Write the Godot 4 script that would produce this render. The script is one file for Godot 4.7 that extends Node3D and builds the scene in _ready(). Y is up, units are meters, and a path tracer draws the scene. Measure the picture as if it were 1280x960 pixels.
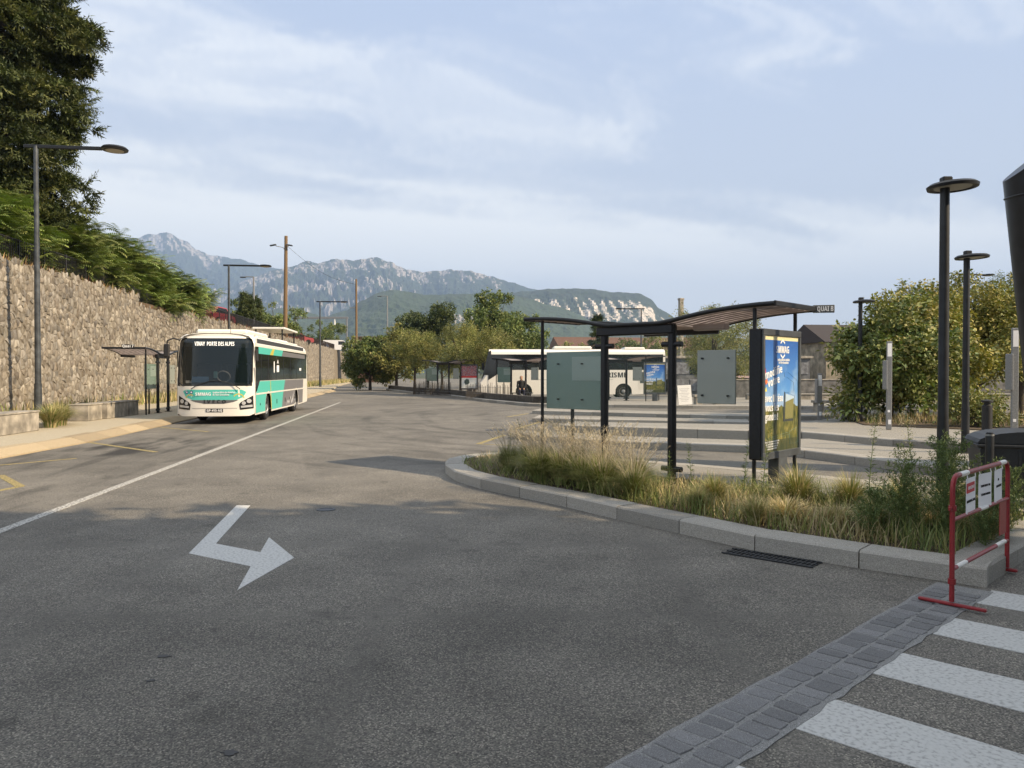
extends Node3D
# Bus station below a stone retaining wall, mountains behind. x to the side, y up, -z away from the camera.

class MB:
	var v := PackedVector3Array()
	var n := PackedVector3Array()
	var t := PackedVector2Array()
	var c := PackedColorArray()
	var col := Color(1, 1, 1)
	var colored := false
	var has_uv := false
	func paint(k: Color) -> void:
		col = k
		colored = true
	func put(p: Vector3, nn: Vector3, u := Vector2.ZERO) -> void:
		v.append(p); n.append(nn); t.append(u); c.append(col)
	func tri(a: Vector3, b: Vector3, d: Vector3) -> void:
		var nn := (b - a).cross(d - a).normalized()
		put(a, nn); put(d, nn); put(b, nn)
	func trin(a: Vector3, b: Vector3, d: Vector3, na: Vector3, nb: Vector3, nd: Vector3) -> void:
		put(a, na); put(d, nd); put(b, nb)
	func quad(a: Vector3, b: Vector3, d: Vector3, e: Vector3) -> void:
		tri(a, b, d); tri(a, d, e)
	func quaduv(a: Vector3, b: Vector3, d: Vector3, e: Vector3) -> void:
		has_uv = true
		var nn := (b - a).cross(d - a).normalized()
		put(a, nn, Vector2(0, 1)); put(d, nn, Vector2(1, 0)); put(b, nn, Vector2(1, 1))
		put(a, nn, Vector2(0, 1)); put(e, nn, Vector2(0, 0)); put(d, nn, Vector2(1, 0))
	func box(at: Vector3, size: Vector3, ch := 0.0, basis := Basis()) -> void:
		var h := size / 2.0
		var k := minf(ch, minf(h.x, minf(h.y, h.z)) * 0.9)
		var ax := [Vector3.RIGHT, Vector3.UP, Vector3.BACK]
		for i in 3:
			for s in [-1.0, 1.0]:
				var j := (i + 1) % 3
				var l := (i + 2) % 3
				var o: Vector3 = ax[i] * s * h[i]
				var a: Vector3 = ax[j] * (h[j] - k)
				var b: Vector3 = ax[l] * (h[l] - k)
				var q := [o - a - b, o + a - b, o + a + b, o - a + b]
				for m in 4: q[m] = at + basis * q[m]
				if s > 0: quad(q[0], q[1], q[2], q[3])
				else: quad(q[3], q[2], q[1], q[0])
		if k <= 0.0: return
		for i in 3:
			var j := (i + 1) % 3
			var l := (i + 2) % 3
			for sj in [-1.0, 1.0]:
				for sl in [-1.0, 1.0]:
					var e: Vector3 = ax[i] * (h[i] - k)
					var p: Vector3 = ax[j] * sj * h[j] + ax[l] * sl * (h[l] - k)
					var r: Vector3 = ax[j] * sj * (h[j] - k) + ax[l] * sl * h[l]
					var q := [p - e, p + e, r + e, r - e]
					for m in 4: q[m] = at + basis * q[m]
					if _out(q, at): quad(q[3], q[2], q[1], q[0])
					else: quad(q[0], q[1], q[2], q[3])
		for sx in [-1.0, 1.0]:
			for sy in [-1.0, 1.0]:
				for sz in [-1.0, 1.0]:
					var a := at + basis * Vector3(sx * h.x, sy * (h.y - k), sz * (h.z - k))
					var b := at + basis * Vector3(sx * (h.x - k), sy * h.y, sz * (h.z - k))
					var d := at + basis * Vector3(sx * (h.x - k), sy * (h.y - k), sz * h.z)
					if sx * sy * sz > 0: tri(a, b, d)
					else: tri(a, d, b)
	func _out(q: Array, at: Vector3) -> bool:
		return (q[3] - q[0]).cross(q[1] - q[0]).dot((q[0] + q[2]) / 2.0 - at) > 0.0
	func tube(pts: Array, rads: Array, seg := 8, cap := true) -> void:
		var rings := []
		var last := Vector3.ZERO
		for i in pts.size():
			var d: Vector3 = (pts[mini(i + 1, pts.size() - 1)] - pts[maxi(i - 1, 0)]).normalized()
			var side := d.cross(Vector3.UP if absf(d.y) < 0.95 else Vector3.RIGHT).normalized()
			if i > 0:
				side = (last - d * last.dot(d)).normalized()
			last = side
			var up := side.cross(d).normalized()
			var ring := []
			for k in seg:
				var a := TAU * k / seg
				ring.append(side * cos(a) + up * sin(a))
			rings.append(ring)
		for i in pts.size() - 1:
			var r0: float = rads[mini(i, rads.size() - 1)]
			var r1: float = rads[mini(i + 1, rads.size() - 1)]
			for k in seg:
				var m := (k + 1) % seg
				var a: Vector3 = pts[i] + rings[i][k] * r0
				var b: Vector3 = pts[i] + rings[i][m] * r0
				var d: Vector3 = pts[i + 1] + rings[i + 1][m] * r1
				var e: Vector3 = pts[i + 1] + rings[i + 1][k] * r1
				trin(a, d, b, rings[i][k], rings[i + 1][m], rings[i][m])
				trin(a, e, d, rings[i][k], rings[i + 1][k], rings[i + 1][m])
		if cap:
			for k in seg:
				var m := (k + 1) % seg
				tri(pts[0], pts[0] + rings[0][k] * rads[0], pts[0] + rings[0][m] * rads[0])
				var z := pts.size() - 1
				var rz: float = rads[mini(z, rads.size() - 1)]
				tri(pts[z], pts[z] + rings[z][m] * rz, pts[z] + rings[z][k] * rz)
	func lathe(prof: Array, seg := 20, xf := Transform3D()) -> void:  # prof: Vector2(radius, height) going up
		for i in prof.size() - 1:
			var p: Vector2 = prof[i]
			var q: Vector2 = prof[i + 1]
			var d := (q - p).normalized()
			for k in seg:
				var a0 := TAU * k / seg
				var a1 := TAU * (k + 1) / seg
				var u0 := Vector3(cos(a0), 0, sin(a0))
				var u1 := Vector3(cos(a1), 0, sin(a1))
				var n0 := (xf.basis * (u0 * d.y - Vector3.UP * d.x)).normalized()
				var n1 := (xf.basis * (u1 * d.y - Vector3.UP * d.x)).normalized()
				var a := xf * (u0 * p.x + Vector3.UP * p.y)
				var b := xf * (u1 * p.x + Vector3.UP * p.y)
				var e := xf * (u1 * q.x + Vector3.UP * q.y)
				var f := xf * (u0 * q.x + Vector3.UP * q.y)
				if p.x > 1e-5: trin(a, e, b, n0, n1, n1)
				if q.x > 1e-5: trin(a, f, e, n0, n0, n1)
	func prism(poly: PackedVector2Array, z0: float, z1: float, xf := Transform3D(), sides := true) -> void:  # poly in xy, extruded along z
		var pl := poly
		if not Geometry2D.is_polygon_clockwise(pl) : pass
		else:
			pl = poly.duplicate(); pl.reverse()
		var ix := Geometry2D.triangulate_polygon(pl)
		for k in range(0, ix.size(), 3):
			var a := pl[ix[k]]
			var b := pl[ix[k + 1]]
			var d := pl[ix[k + 2]]
			if (b - a).cross(d - a) < 0:
				var h := b; b = d; d = h
			tri(xf * Vector3(a.x, a.y, z1), xf * Vector3(b.x, b.y, z1), xf * Vector3(d.x, d.y, z1))
			if sides: tri(xf * Vector3(a.x, a.y, z0), xf * Vector3(d.x, d.y, z0), xf * Vector3(b.x, b.y, z0))
		if sides:
			for k in pl.size():
				var a := pl[k]
				var b := pl[(k + 1) % pl.size()]
				quad(xf * Vector3(a.x, a.y, z0), xf * Vector3(b.x, b.y, z0), xf * Vector3(b.x, b.y, z1), xf * Vector3(a.x, a.y, z1))
	func mesh(m: Material) -> ArrayMesh:
		var am := ArrayMesh.new()
		var arr := []
		arr.resize(Mesh.ARRAY_MAX)
		arr[Mesh.ARRAY_VERTEX] = v
		arr[Mesh.ARRAY_NORMAL] = n
		if has_uv: arr[Mesh.ARRAY_TEX_UV] = t
		if colored: arr[Mesh.ARRAY_COLOR] = c
		am.add_surface_from_arrays(Mesh.PRIMITIVE_TRIANGLES, arr)
		am.surface_set_material(0, m)
		return am

var M := {}
var used := {}
var rng := RandomNumberGenerator.new()
var road: MeshInstance3D
const PLAT := 0.16

func P(x: float, d: float, y := 0.0) -> Vector3: return Vector3(x, y, -d)
func R(a: float, b: float) -> float: return rng.randf_range(a, b)
func lin(r: float, g: float, b: float) -> Color: return Color(r, g, b).linear_to_srgb()

func numbered(s: String) -> String:
	if not used.has(s):
		used[s] = 0
		return s
	used[s] += 1
	return "%s_%03d" % [s, used[s]]

func tag(o: Node, label := "", category := "", group := "", kind := "") -> Node:
	if label: o.set_meta("label", label)
	if category: o.set_meta("category", category)
	if group: o.set_meta("group", group)
	if kind: o.set_meta("kind", kind)
	return o

func thing(called: String, label: String, category: String, at := Vector3.ZERO, turn := 0.0, group := "") -> Node3D:
	var o := Node3D.new()
	o.name = numbered(called)
	add_child(o)
	o.position = at
	o.rotation.y = turn
	tag(o, label, category, group)
	return o

func part(called: String, mb: MB, m: Material, parent: Node = null) -> MeshInstance3D:
	return inst(called, mb.mesh(m), parent)

func inst(called: String, mesh: Mesh, parent: Node = null) -> MeshInstance3D:
	var o := MeshInstance3D.new()
	o.mesh = mesh
	if parent:
		o.name = called
		parent.add_child(o, true)
	else:
		o.name = numbered(called)
		add_child(o)
	return o

func struct(called: String, mb: MB, m: Material) -> MeshInstance3D:
	var o := part(called, mb, m)
	o.set_meta("kind", "structure")
	return o

func copy(o: Node3D, base: String, label: String, at: Vector3, turn: float, scale := 1.0) -> Node3D:
	var c: Node3D = o.duplicate()
	c.name = numbered(base)
	add_child(c)
	c.position = at
	c.rotation = Vector3(0, turn, 0)
	c.scale = Vector3.ONE * scale
	c.set_meta("label", label)
	return c

func bx(size: Vector3, at := Vector3.ZERO, ch := 0.0, basis := Basis()) -> MB:
	var b := MB.new()
	b.box(at, size, ch, basis)
	return b

func tb(pts: Array, rads: Array, seg := 8) -> MB:
	var b := MB.new()
	b.tube(pts, rads, seg)
	return b

func slab_mb(pts: Array, y0: float, y1: float) -> MB:  # pts: (x, distance) outline seen from above
	var poly := PackedVector2Array()
	for p in pts: poly.append(Vector2(p[0], p[1]))
	var b := MB.new()
	b.prism(poly, y0, y1, Transform3D(Basis(Vector3.RIGHT, Vector3.FORWARD, Vector3.UP), Vector3.ZERO))
	return b

func lettering(s: String, size: float, m: Material, parent: Node, at: Vector3, turn := Vector3.ZERO, bold := false, width := 0.0, align := HORIZONTAL_ALIGNMENT_CENTER) -> MeshInstance3D:
	var f := SystemFont.new()
	f.font_names = PackedStringArray(["Droid Sans"])
	if bold: f.font_weight = 700
	var tm := TextMesh.new()
	tm.text = s
	tm.font = f
	tm.font_size = 32
	tm.pixel_size = size / 32.0
	tm.depth = 0.004
	tm.horizontal_alignment = align
	tm.curve_step = 2.0
	tm.material = m
	var o := inst("lettering", tm, parent)
	o.position = at
	o.rotation = turn
	if width > 0.0:
		var w := tm.get_aabb().size.x
		if w > 0.001: o.scale.x = width / w
	return o

# ---------- materials ----------
func noise_tex(freq: float, lo: float, hi: float, kind := FastNoiseLite.TYPE_SIMPLEX_SMOOTH, oct := 4, size := 512, stops = null, sd := 1) -> NoiseTexture2D:
	var nz := FastNoiseLite.new()
	nz.noise_type = kind
	nz.frequency = freq
	nz.seed = sd
	nz.fractal_octaves = oct
	if kind == FastNoiseLite.TYPE_CELLULAR:
		nz.fractal_type = FastNoiseLite.FRACTAL_NONE
		nz.cellular_return_type = FastNoiseLite.RETURN_CELL_VALUE
		nz.cellular_jitter = 1.0
	var g := Gradient.new()
	if stops == null:
		g.set_color(0, Color(lo, lo, lo)); g.set_color(1, Color(hi, hi, hi))
	else:
		g.offsets = PackedFloat32Array(stops[0])
		var cs := PackedColorArray()
		for s in stops[1]: cs.append(s if s is Color else Color(s, s, s))
		g.colors = cs
	var t := NoiseTexture2D.new()
	t.width = size; t.height = size
	t.seamless = true
	t.seamless_blend_skirt = 0.2
	t.noise = nz
	t.color_ramp = g
	return t

func mat(c: Color, rough := 0.8, metal := 0.0, tex: Texture2D = null, scale := 1.0, bump: Texture2D = null, bscale := 0.5) -> StandardMaterial3D:
	var m := StandardMaterial3D.new()
	m.albedo_color = Color(c.r, c.g, c.b).linear_to_srgb()
	m.roughness = rough
	m.metallic = metal
	if tex or bump:
		m.uv1_triplanar = true
		m.uv1_world_triplanar = true
		m.uv1_scale = Vector3.ONE * scale
		m.albedo_texture = tex
		if bump:
			m.heightmap_enabled = true
			m.heightmap_texture = bump
			m.heightmap_scale = bscale
	return m

func vmat(rough := 0.8, back := Color.BLACK, tex: Texture2D = null, scale := 1.0) -> StandardMaterial3D:
	var m := mat(Color(1, 1, 1), rough, 0.0, tex, scale)
	m.vertex_color_use_as_albedo = true
	if back != Color.BLACK:
		m.backlight_enabled = true
		m.backlight = back
	return m

func materials() -> void:
	M.fine = noise_tex(0.06, 0.72, 1.0, FastNoiseLite.TYPE_SIMPLEX_SMOOTH, 5)
	M.grime = noise_tex(0.012, 0.55, 1.0, FastNoiseLite.TYPE_SIMPLEX_SMOOTH, 6)
	M.stain = noise_tex(0.02, 0, 1, FastNoiseLite.TYPE_SIMPLEX_SMOOTH, 6, 512, [[0.0, 0.3, 0.55, 1.0], [Color(0.50, 0.48, 0.46), Color(0.72, 0.70, 0.67), Color(0.90, 0.89, 0.87), Color(1, 1, 1)]], 12)
	M.speck = noise_tex(0.45, 0, 1, FastNoiseLite.TYPE_CELLULAR, 1, 512, [[0.0, 0.35, 0.8, 1.0], [0.55, 0.72, 0.86, 1.0]], 5)
	M.asphalt_grain = noise_tex(0.30, 0, 1, FastNoiseLite.TYPE_CELLULAR, 1, 1024, [[0.0, 0.25, 0.55, 0.8, 0.93, 1.0], [Color(0.42, 0.42, 0.425), Color(0.56, 0.558, 0.55), Color(0.65, 0.645, 0.635), Color(0.74, 0.735, 0.72), Color(0.88, 0.87, 0.84), Color(1, 0.99, 0.96)]], 9)
	M.black_metal = mat(Color(0.018, 0.020, 0.024), 0.42, 0.3, M.fine, 0.6)
	M.dark_paint = mat(Color(0.030, 0.034, 0.040), 0.45, 0.2, M.grime, 0.5)
	M.grey_paint = mat(Color(0.10, 0.115, 0.13), 0.5, 0.2, M.grime, 0.4)
	M.galv = mat(Color(0.36, 0.37, 0.38), 0.5, 0.6, M.fine, 1.0)
	M.white = mat(Color(0.78, 0.77, 0.73), 0.4, 0.0)
	M.black = mat(Color(0.012, 0.012, 0.013), 0.6)
	M.rubber = mat(Color(0.02, 0.02, 0.021), 0.9, 0.0, M.fine, 3.0)
	M.ink = mat(Color(0.02, 0.02, 0.022), 0.7)
	M.print_white = mat(Color(0.85, 0.85, 0.85), 0.5)
	M.concrete = mat(Color(0.50, 0.455, 0.38), 0.95, 0.0, M.grime, 0.35, M.fine, 0.6)
	M.kerb = mat(Color(0.56, 0.53, 0.47), 0.92, 0.0, M.speck, 1.3, M.fine, 0.5)
	M.kerb_tan = mat(Color(0.68, 0.54, 0.34), 0.92, 0.0, M.speck, 1.3, M.fine, 0.5)
	M.sidewalk = mat(Color(0.72, 0.63, 0.46), 0.95, 0.0, M.speck, 1.0, M.speck, 0.3)
	M.plaza = mat(Color(0.46, 0.435, 0.38), 0.95, 0.0, M.speck, 1.0, M.speck, 0.3)
	M.soil = mat(Color(0.16, 0.115, 0.07), 1.0, 0.0, M.grime, 0.7, M.fine, 3.0)
	M.mortar = mat(Color(0.27, 0.235, 0.185), 1.0, 0.0, M.fine, 1.5, M.fine, 1.5)
	M.stone = vmat(0.95, Color.BLACK, M.stain, 1.0)
	M.stone.uv1_scale = Vector3(0.45, 0.16, 0.45)
	M.stone.heightmap_enabled = true
	M.stone.heightmap_texture = M.fine
	M.stone.heightmap_scale = 2.0
	M.bark = mat(Color(0.10, 0.08, 0.06), 1.0, 0.0, M.fine, 2.0, M.fine, 2.0)
	M.leaf = vmat(0.62, Color(0.5, 0.55, 0.25))
	M.blade = vmat(0.7, Color(0.45, 0.45, 0.25))
	var g := StandardMaterial3D.new()
	g.transparency = BaseMaterial3D.TRANSPARENCY_ALPHA
	g.albedo_color = Color(0.7, 0.9, 0.82, 0.02)
	g.roughness = 0.02
	g.metallic_specular = 0.25
	M.glass = g
	var g2 := StandardMaterial3D.new()
	g2.transparency = BaseMaterial3D.TRANSPARENCY_ALPHA
	g2.albedo_color = Color(0.10, 0.14, 0.15, 0.58)
	g2.roughness = 0.03
	M.tint = g2
	M.dark_glass = mat(Color(0.012, 0.014, 0.016), 0.06)
	M.dark_glass.metallic_specular = 0.55
	M.paint_white = mat(Color(0.56, 0.56, 0.54), 0.85, 0.0, noise_tex(0.035, 0, 1, FastNoiseLite.TYPE_SIMPLEX_SMOOTH, 8, 1024, [[0.0, 0.25, 0.36, 0.44, 0.6, 1.0], [0.74, 0.82, 0.90, 0.95, 0.975, 1.0]], 3), 0.8, M.asphalt_grain, 0.25)
	M.paint_yellow = mat(Color(0.52, 0.42, 0.17), 0.85, 0.0, noise_tex(0.08, 0, 1, FastNoiseLite.TYPE_SIMPLEX_SMOOTH, 6, 512, [[0.0, 0.35, 0.5, 1.0], [0.4, 0.5, 0.8, 1.0]], 4), 0.7)
	M.paint_line = mat(Color(0.68, 0.66, 0.61), 0.85, 0.0, M.paint_yellow.albedo_texture, 0.6)

# ---------- sky ----------
func sky_image() -> Image:
	var w := 1536
	var h := 768
	var im := Image.create(w, h, false, Image.FORMAT_RGBF)
	var a := FastNoiseLite.new()
	a.noise_type = FastNoiseLite.TYPE_SIMPLEX_SMOOTH
	a.frequency = 0.34; a.fractal_octaves = 7; a.seed = 21
	a.fractal_gain = 0.58
	a.domain_warp_enabled = true; a.domain_warp_amplitude = 1.3; a.domain_warp_frequency = 0.35
	var b := FastNoiseLite.new()
	b.noise_type = FastNoiseLite.TYPE_SIMPLEX_SMOOTH
	b.frequency = 0.16; b.fractal_octaves = 4; b.seed = 8
	for j in h:
		var el := (0.5 - (j + 0.5) / h) * PI
		var s := sin(el)
		var ce := cos(el)
		for i in w:
			var col: Vector3
			if s > -0.02:
				var sp := maxf(s, 0.0)
				var k := pow(1.0 - sp, 3.4)
				col = Vector3(0.275, 0.35, 0.505).lerp(Vector3(0.595, 0.595, 0.55), k)
				var az := (i + 0.5) / w * TAU
				var q := 1.0 / (sp + 0.16)
				var x := sin(az) * ce * q
				var z := cos(az) * ce * q
				# cirrus: long wisps drawn out across the view
				var n1 := a.get_noise_2d(x * 0.55 + z * 0.30, (z * 1.5 - x * 0.55))
				var n2 := b.get_noise_2d(x * 0.9, z * 1.0)
				var cl := clampf(0.56 + 1.50 * n1 + 0.70 * n2, 0.0, 1.0)
				cl = smoothstep(0.10, 0.95, cl) * 0.86
				col = col.lerp(Vector3(0.80, 0.79, 0.745), cl)
			else:
				col = Vector3(0.20, 0.19, 0.17)
			im.set_pixel(i, j, Color(col.x, col.y, col.z))
	return im

func setup() -> void:
	var cam := Camera3D.new()
	cam.name = "camera"
	cam.fov = 53.03
	cam.near = 0.05
	cam.far = 30000.0
	cam.position = Vector3(0, 1.75, 0)
	cam.rotation.x = -atan(14.0 / 962.0)
	cam.current = true
	add_child(cam)
	var env := Environment.new()
	env.background_mode = Environment.BG_SKY
	var sm := PanoramaSkyMaterial.new()
	sm.panorama = ImageTexture.create_from_image(sky_image())
	sm.energy_multiplier = 1.0
	var sky := Sky.new()
	sky.sky_material = sm
	env.sky = sky
	env.tonemap_mode = Environment.TONE_MAPPER_LINEAR
	env.tonemap_exposure = 1.78
	env.fog_enabled = true
	env.fog_density = 0.000105
	env.fog_light_color = Color(0.70, 0.82, 1.0)
	env.sdfgi_enabled = true
	env.ssao_enabled = true
	env.ssil_enabled = true
	var we := WorldEnvironment.new()
	we.name = "world"
	we.environment = env
	add_child(we)
	var sun := DirectionalLight3D.new()
	sun.name = "sun"
	sun.light_energy = 1.6
	sun.light_color = Color(1.0, 0.905, 0.765)
	sun.light_angular_distance = 0.6
	sun.shadow_enabled = true
	var el := deg_to_rad(32.9)
	var to := Vector3(-0.929 * cos(el), -sin(el), -0.370 * cos(el))
	add_child(sun)
	sun.look_at_from_position(Vector3(0, 50, 0), Vector3(0, 50, 0) + to)

# ---------- ground ----------
func road_macro() -> ImageTexture:
	# stains, worn wheel tracks, patched areas and painted-in shadow streaks of the asphalt; 64 m square starting at x = -32, distance -4
	var s := 1024
	var im := Image.create(s, s, false, Image.FORMAT_RGB8)
	var a := FastNoiseLite.new()
	a.frequency = 0.010; a.fractal_octaves = 6; a.seed = 4
	var b := FastNoiseLite.new()
	b.frequency = 0.05; b.fractal_octaves = 4; b.seed = 14
	var st := FastNoiseLite.new()
	st.frequency = 0.035; st.fractal_octaves = 5; st.seed = 33
	for j in s:
		var d := j * 64.0 / s - 4.0
		for i in s:
			var x := i * 64.0 / s - 32.0
			var k := 0.80 + 0.13 * a.get_noise_2d(i, j) + 0.10 * b.get_noise_2d(i, j)
			# drip and rubber streaks along the direction of travel
			var u := x + 0.119 * d
			var str1 := st.get_noise_2d(u * 40.0, d * 5.0)
			if str1 > 0.16 and u < -4.6 + 1.2 * a.get_noise_2d(j, i) and u > -8.7: k -= 0.55 * minf(str1 - 0.16, 0.30) * smoothstep(26.0, 18.0, d)
			# branch-like shadow streaks painted dark into the bus bay asphalt
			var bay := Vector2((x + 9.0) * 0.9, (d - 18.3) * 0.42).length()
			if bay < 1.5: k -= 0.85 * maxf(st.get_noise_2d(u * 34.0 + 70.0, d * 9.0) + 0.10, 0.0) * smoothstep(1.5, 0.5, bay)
			# arcs where buses turn
			var rr := Vector2(x - 9.0, d - 31.0).length()
			var arc := st.get_noise_2d(rr * 26.0 + 900.0, atan2(d - 31.0, x - 9.0) * 45.0)
			if rr > 9.0 and rr < 21.0 and x < 4.0: k -= 0.30 * maxf(arc - 0.08, 0.0)
			# old repair with a straight edge, slightly darker mix
			if x + 0.3 * d > 0.4 and x + 0.3 * d < 3.4 and d - 0.35 * x > 15.2 and d - 0.35 * x < 18.6: k -= 0.07
			# hairline cracks
			var ckk := absf(a.get_noise_2d(i * 2.3 + 50.0, j * 2.3 + 900.0))
			if ckk < 0.004 and b.get_noise_2d(i * 0.3, j * 0.3 + 77.0) > 0.05: k -= 0.09
			# soot patches
			var blot := b.get_noise_2d(i * 1.7 + 300.0, j * 1.7)
			if blot > 0.40: k -= (blot - 0.40) * 0.5
			k = clampf(k, 0.35, 1.0)
			im.set_pixel(i, j, Color(k, k * 0.992, k * 0.975))
	return ImageTexture.create_from_image(im)

func ground() -> void:
	var m := StandardMaterial3D.new()
	m.albedo_color = Color(0.60, 0.576, 0.535).linear_to_srgb()
	m.albedo_texture = M.asphalt_grain
	m.roughness = 0.9
	m.heightmap_enabled = true
	m.heightmap_texture = M.asphalt_grain
	m.heightmap_scale = 0.35
	m.uv1_scale = Vector3(1.0 / 2.3, 1.0 / 2.3, 1)
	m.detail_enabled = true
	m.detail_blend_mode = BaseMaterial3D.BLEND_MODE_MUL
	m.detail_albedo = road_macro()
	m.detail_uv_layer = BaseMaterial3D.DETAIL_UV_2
	M.asphalt = m
	var am := ArrayMesh.new()
	var arr := []
	arr.resize(Mesh.ARRAY_MAX)
	var q := [Vector3(-70, 0, 60), Vector3(-70, 0, -230), Vector3(110, 0, -230), Vector3(110, 0, 60)]
	var vs := PackedVector3Array(); var ns := PackedVector3Array(); var u1 := PackedVector2Array(); var u2 := PackedVector2Array()
	for k in [0, 1, 2, 0, 2, 3]:
		vs.append(q[k]); ns.append(Vector3.UP)
		u1.append(Vector2(q[k].x, q[k].z)); u2.append(Vector2((q[k].x + 32.0) / 64.0, (-q[k].z + 4.0) / 64.0))
	arr[Mesh.ARRAY_VERTEX] = vs; arr[Mesh.ARRAY_NORMAL] = ns; arr[Mesh.ARRAY_TEX_UV] = u1; arr[Mesh.ARRAY_TEX_UV2] = u2
	am.add_surface_from_arrays(Mesh.PRIMITIVE_TRIANGLES, arr)
	am.surface_set_material(0, m)
	road = inst("road", am)
	tag(road, "grey asphalt bus station road with pale aggregate", "", "", "structure")
	struct("terrain", slab_mb([[-9000, -3000], [9000, -3000], [9000, 14000], [-9000, 14000]], -1.0, -0.06), mat(Color(0.09, 0.11, 0.055), 1.0, 0.0, M.grime, 0.01))
	# painted markings, sheets 4 mm above the road
	mark("painted_line", [[-5.42, 6.0], [-5.29, 6.0], [-10.10, 45.5], [-10.24, 45.5]], M.paint_line)
	mark("turn_arrow", [[-3.63, 10.12], [-3.45, 10.12], [-3.03, 7.85], [-2.45, 7.47], [-2.58, 8.15], [-2.06, 7.25], [-2.21, 6.17], [-2.36, 6.93], [-3.13, 7.43]], M.paint_white)
	for l in [[[-7.57, 11.83], [-8.75, 13.13], 0.13], [[-7.57, 11.83], [-7.75, 10.5], 0.11], [[-10.6, 19.3], [-7.87, 16.98], 0.12], [[-10.1, 14.0], [-8.91, 15.71], 0.07], [[-11.3, 24.7], [-9.04, 22.85], 0.11], [[-0.84, 18.89], [-0.22, 21.56], 0.13], [[0.13, 24.03], [1.0, 27.35], 0.13], [[-0.84, 18.89], [0.7, 18.1], 0.08], [[4.4, 14.1], [5.2, 13.0], 0.12], [[8.2, 11.6], [6.6, 12.4], 0.12], [[-0.2, 30.5], [0.7, 33.0], 0.13]]:
		var p := Vector2(l[0][0], l[0][1]); var e := Vector2(l[1][0], l[1][1])
		var s: Vector2 = (e - p).normalized().orthogonal() * (float(l[2]) / 2.0)
		mark("bay_line", [[p.x + s.x, p.y + s.y], [e.x + s.x, e.y + s.y], [e.x - s.x, e.y - s.y], [p.x - s.x, p.y - s.y]], M.paint_yellow)
	# zebra crossing, stripes square to the sett strip
	var a := Vector2(0.722, 0.692)
	var b := Vector2(0.722, -0.692)
	var o := Vector2(1.37, 3.78)
	for k in range(-4, 4):
		var p := o + a * (k * 0.99)
		var w := a * 0.47
		var l := b * 4.0
		var w2 := p + w
		var poly := [[p.x, p.y]]
		for i in range(1, 14): poly.append([p.x + b.x * i * 0.31 + a.x * R(-0.008, 0.008), p.y + b.y * i * 0.31 + a.y * R(-0.008, 0.008)])
		for i in range(13, -1, -1): poly.append([w2.x + b.x * i * 0.31 + a.x * R(-0.008, 0.008), w2.y + b.y * i * 0.31 + a.y * R(-0.008, 0.008)])
		mark("zebra_stripe", poly, M.paint_white)
	manhole(Vector2(-0.49, 23.5), 0.33)
	manhole(Vector2(-2.38, 9.82), 0.12)
	# dark tar spots and a few sealed cracks
	var tar := mat(Color(0.035, 0.035, 0.036), 0.6)
	for w in [[-2.15, 4.72, 0.05, 0.03], [-2.05, 4.35, 0.03, 0.02], [-1.30, 3.52, 0.04, 0.028]]:
		var sp := []
		for i in 14: sp.append([w[0] + w[2] * cos(TAU * i / 14.0) * R(0.5, 1.2), w[1] + w[3] * sin(TAU * i / 14.0) * R(0.5, 1.3)])
		mark("tar_spot", sp, tar)
	sett_strip()

func mark(called: String, pts: Array, m: Material) -> void:
	part(called, slab_mb(pts, -0.001, 0.004), m, road)

func manhole(c: Vector2, r: float) -> void:
	var b := MB.new()
	b.lathe([Vector2(r, -0.02), Vector2(r, 0.006), Vector2(r - 0.03, 0.008), Vector2(r - 0.035, 0.004), Vector2(0, 0.004)], 24, Transform3D(Basis(), P(c.x, c.y)))
	part("manhole_cover", b, M.dark_paint, road)

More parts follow.
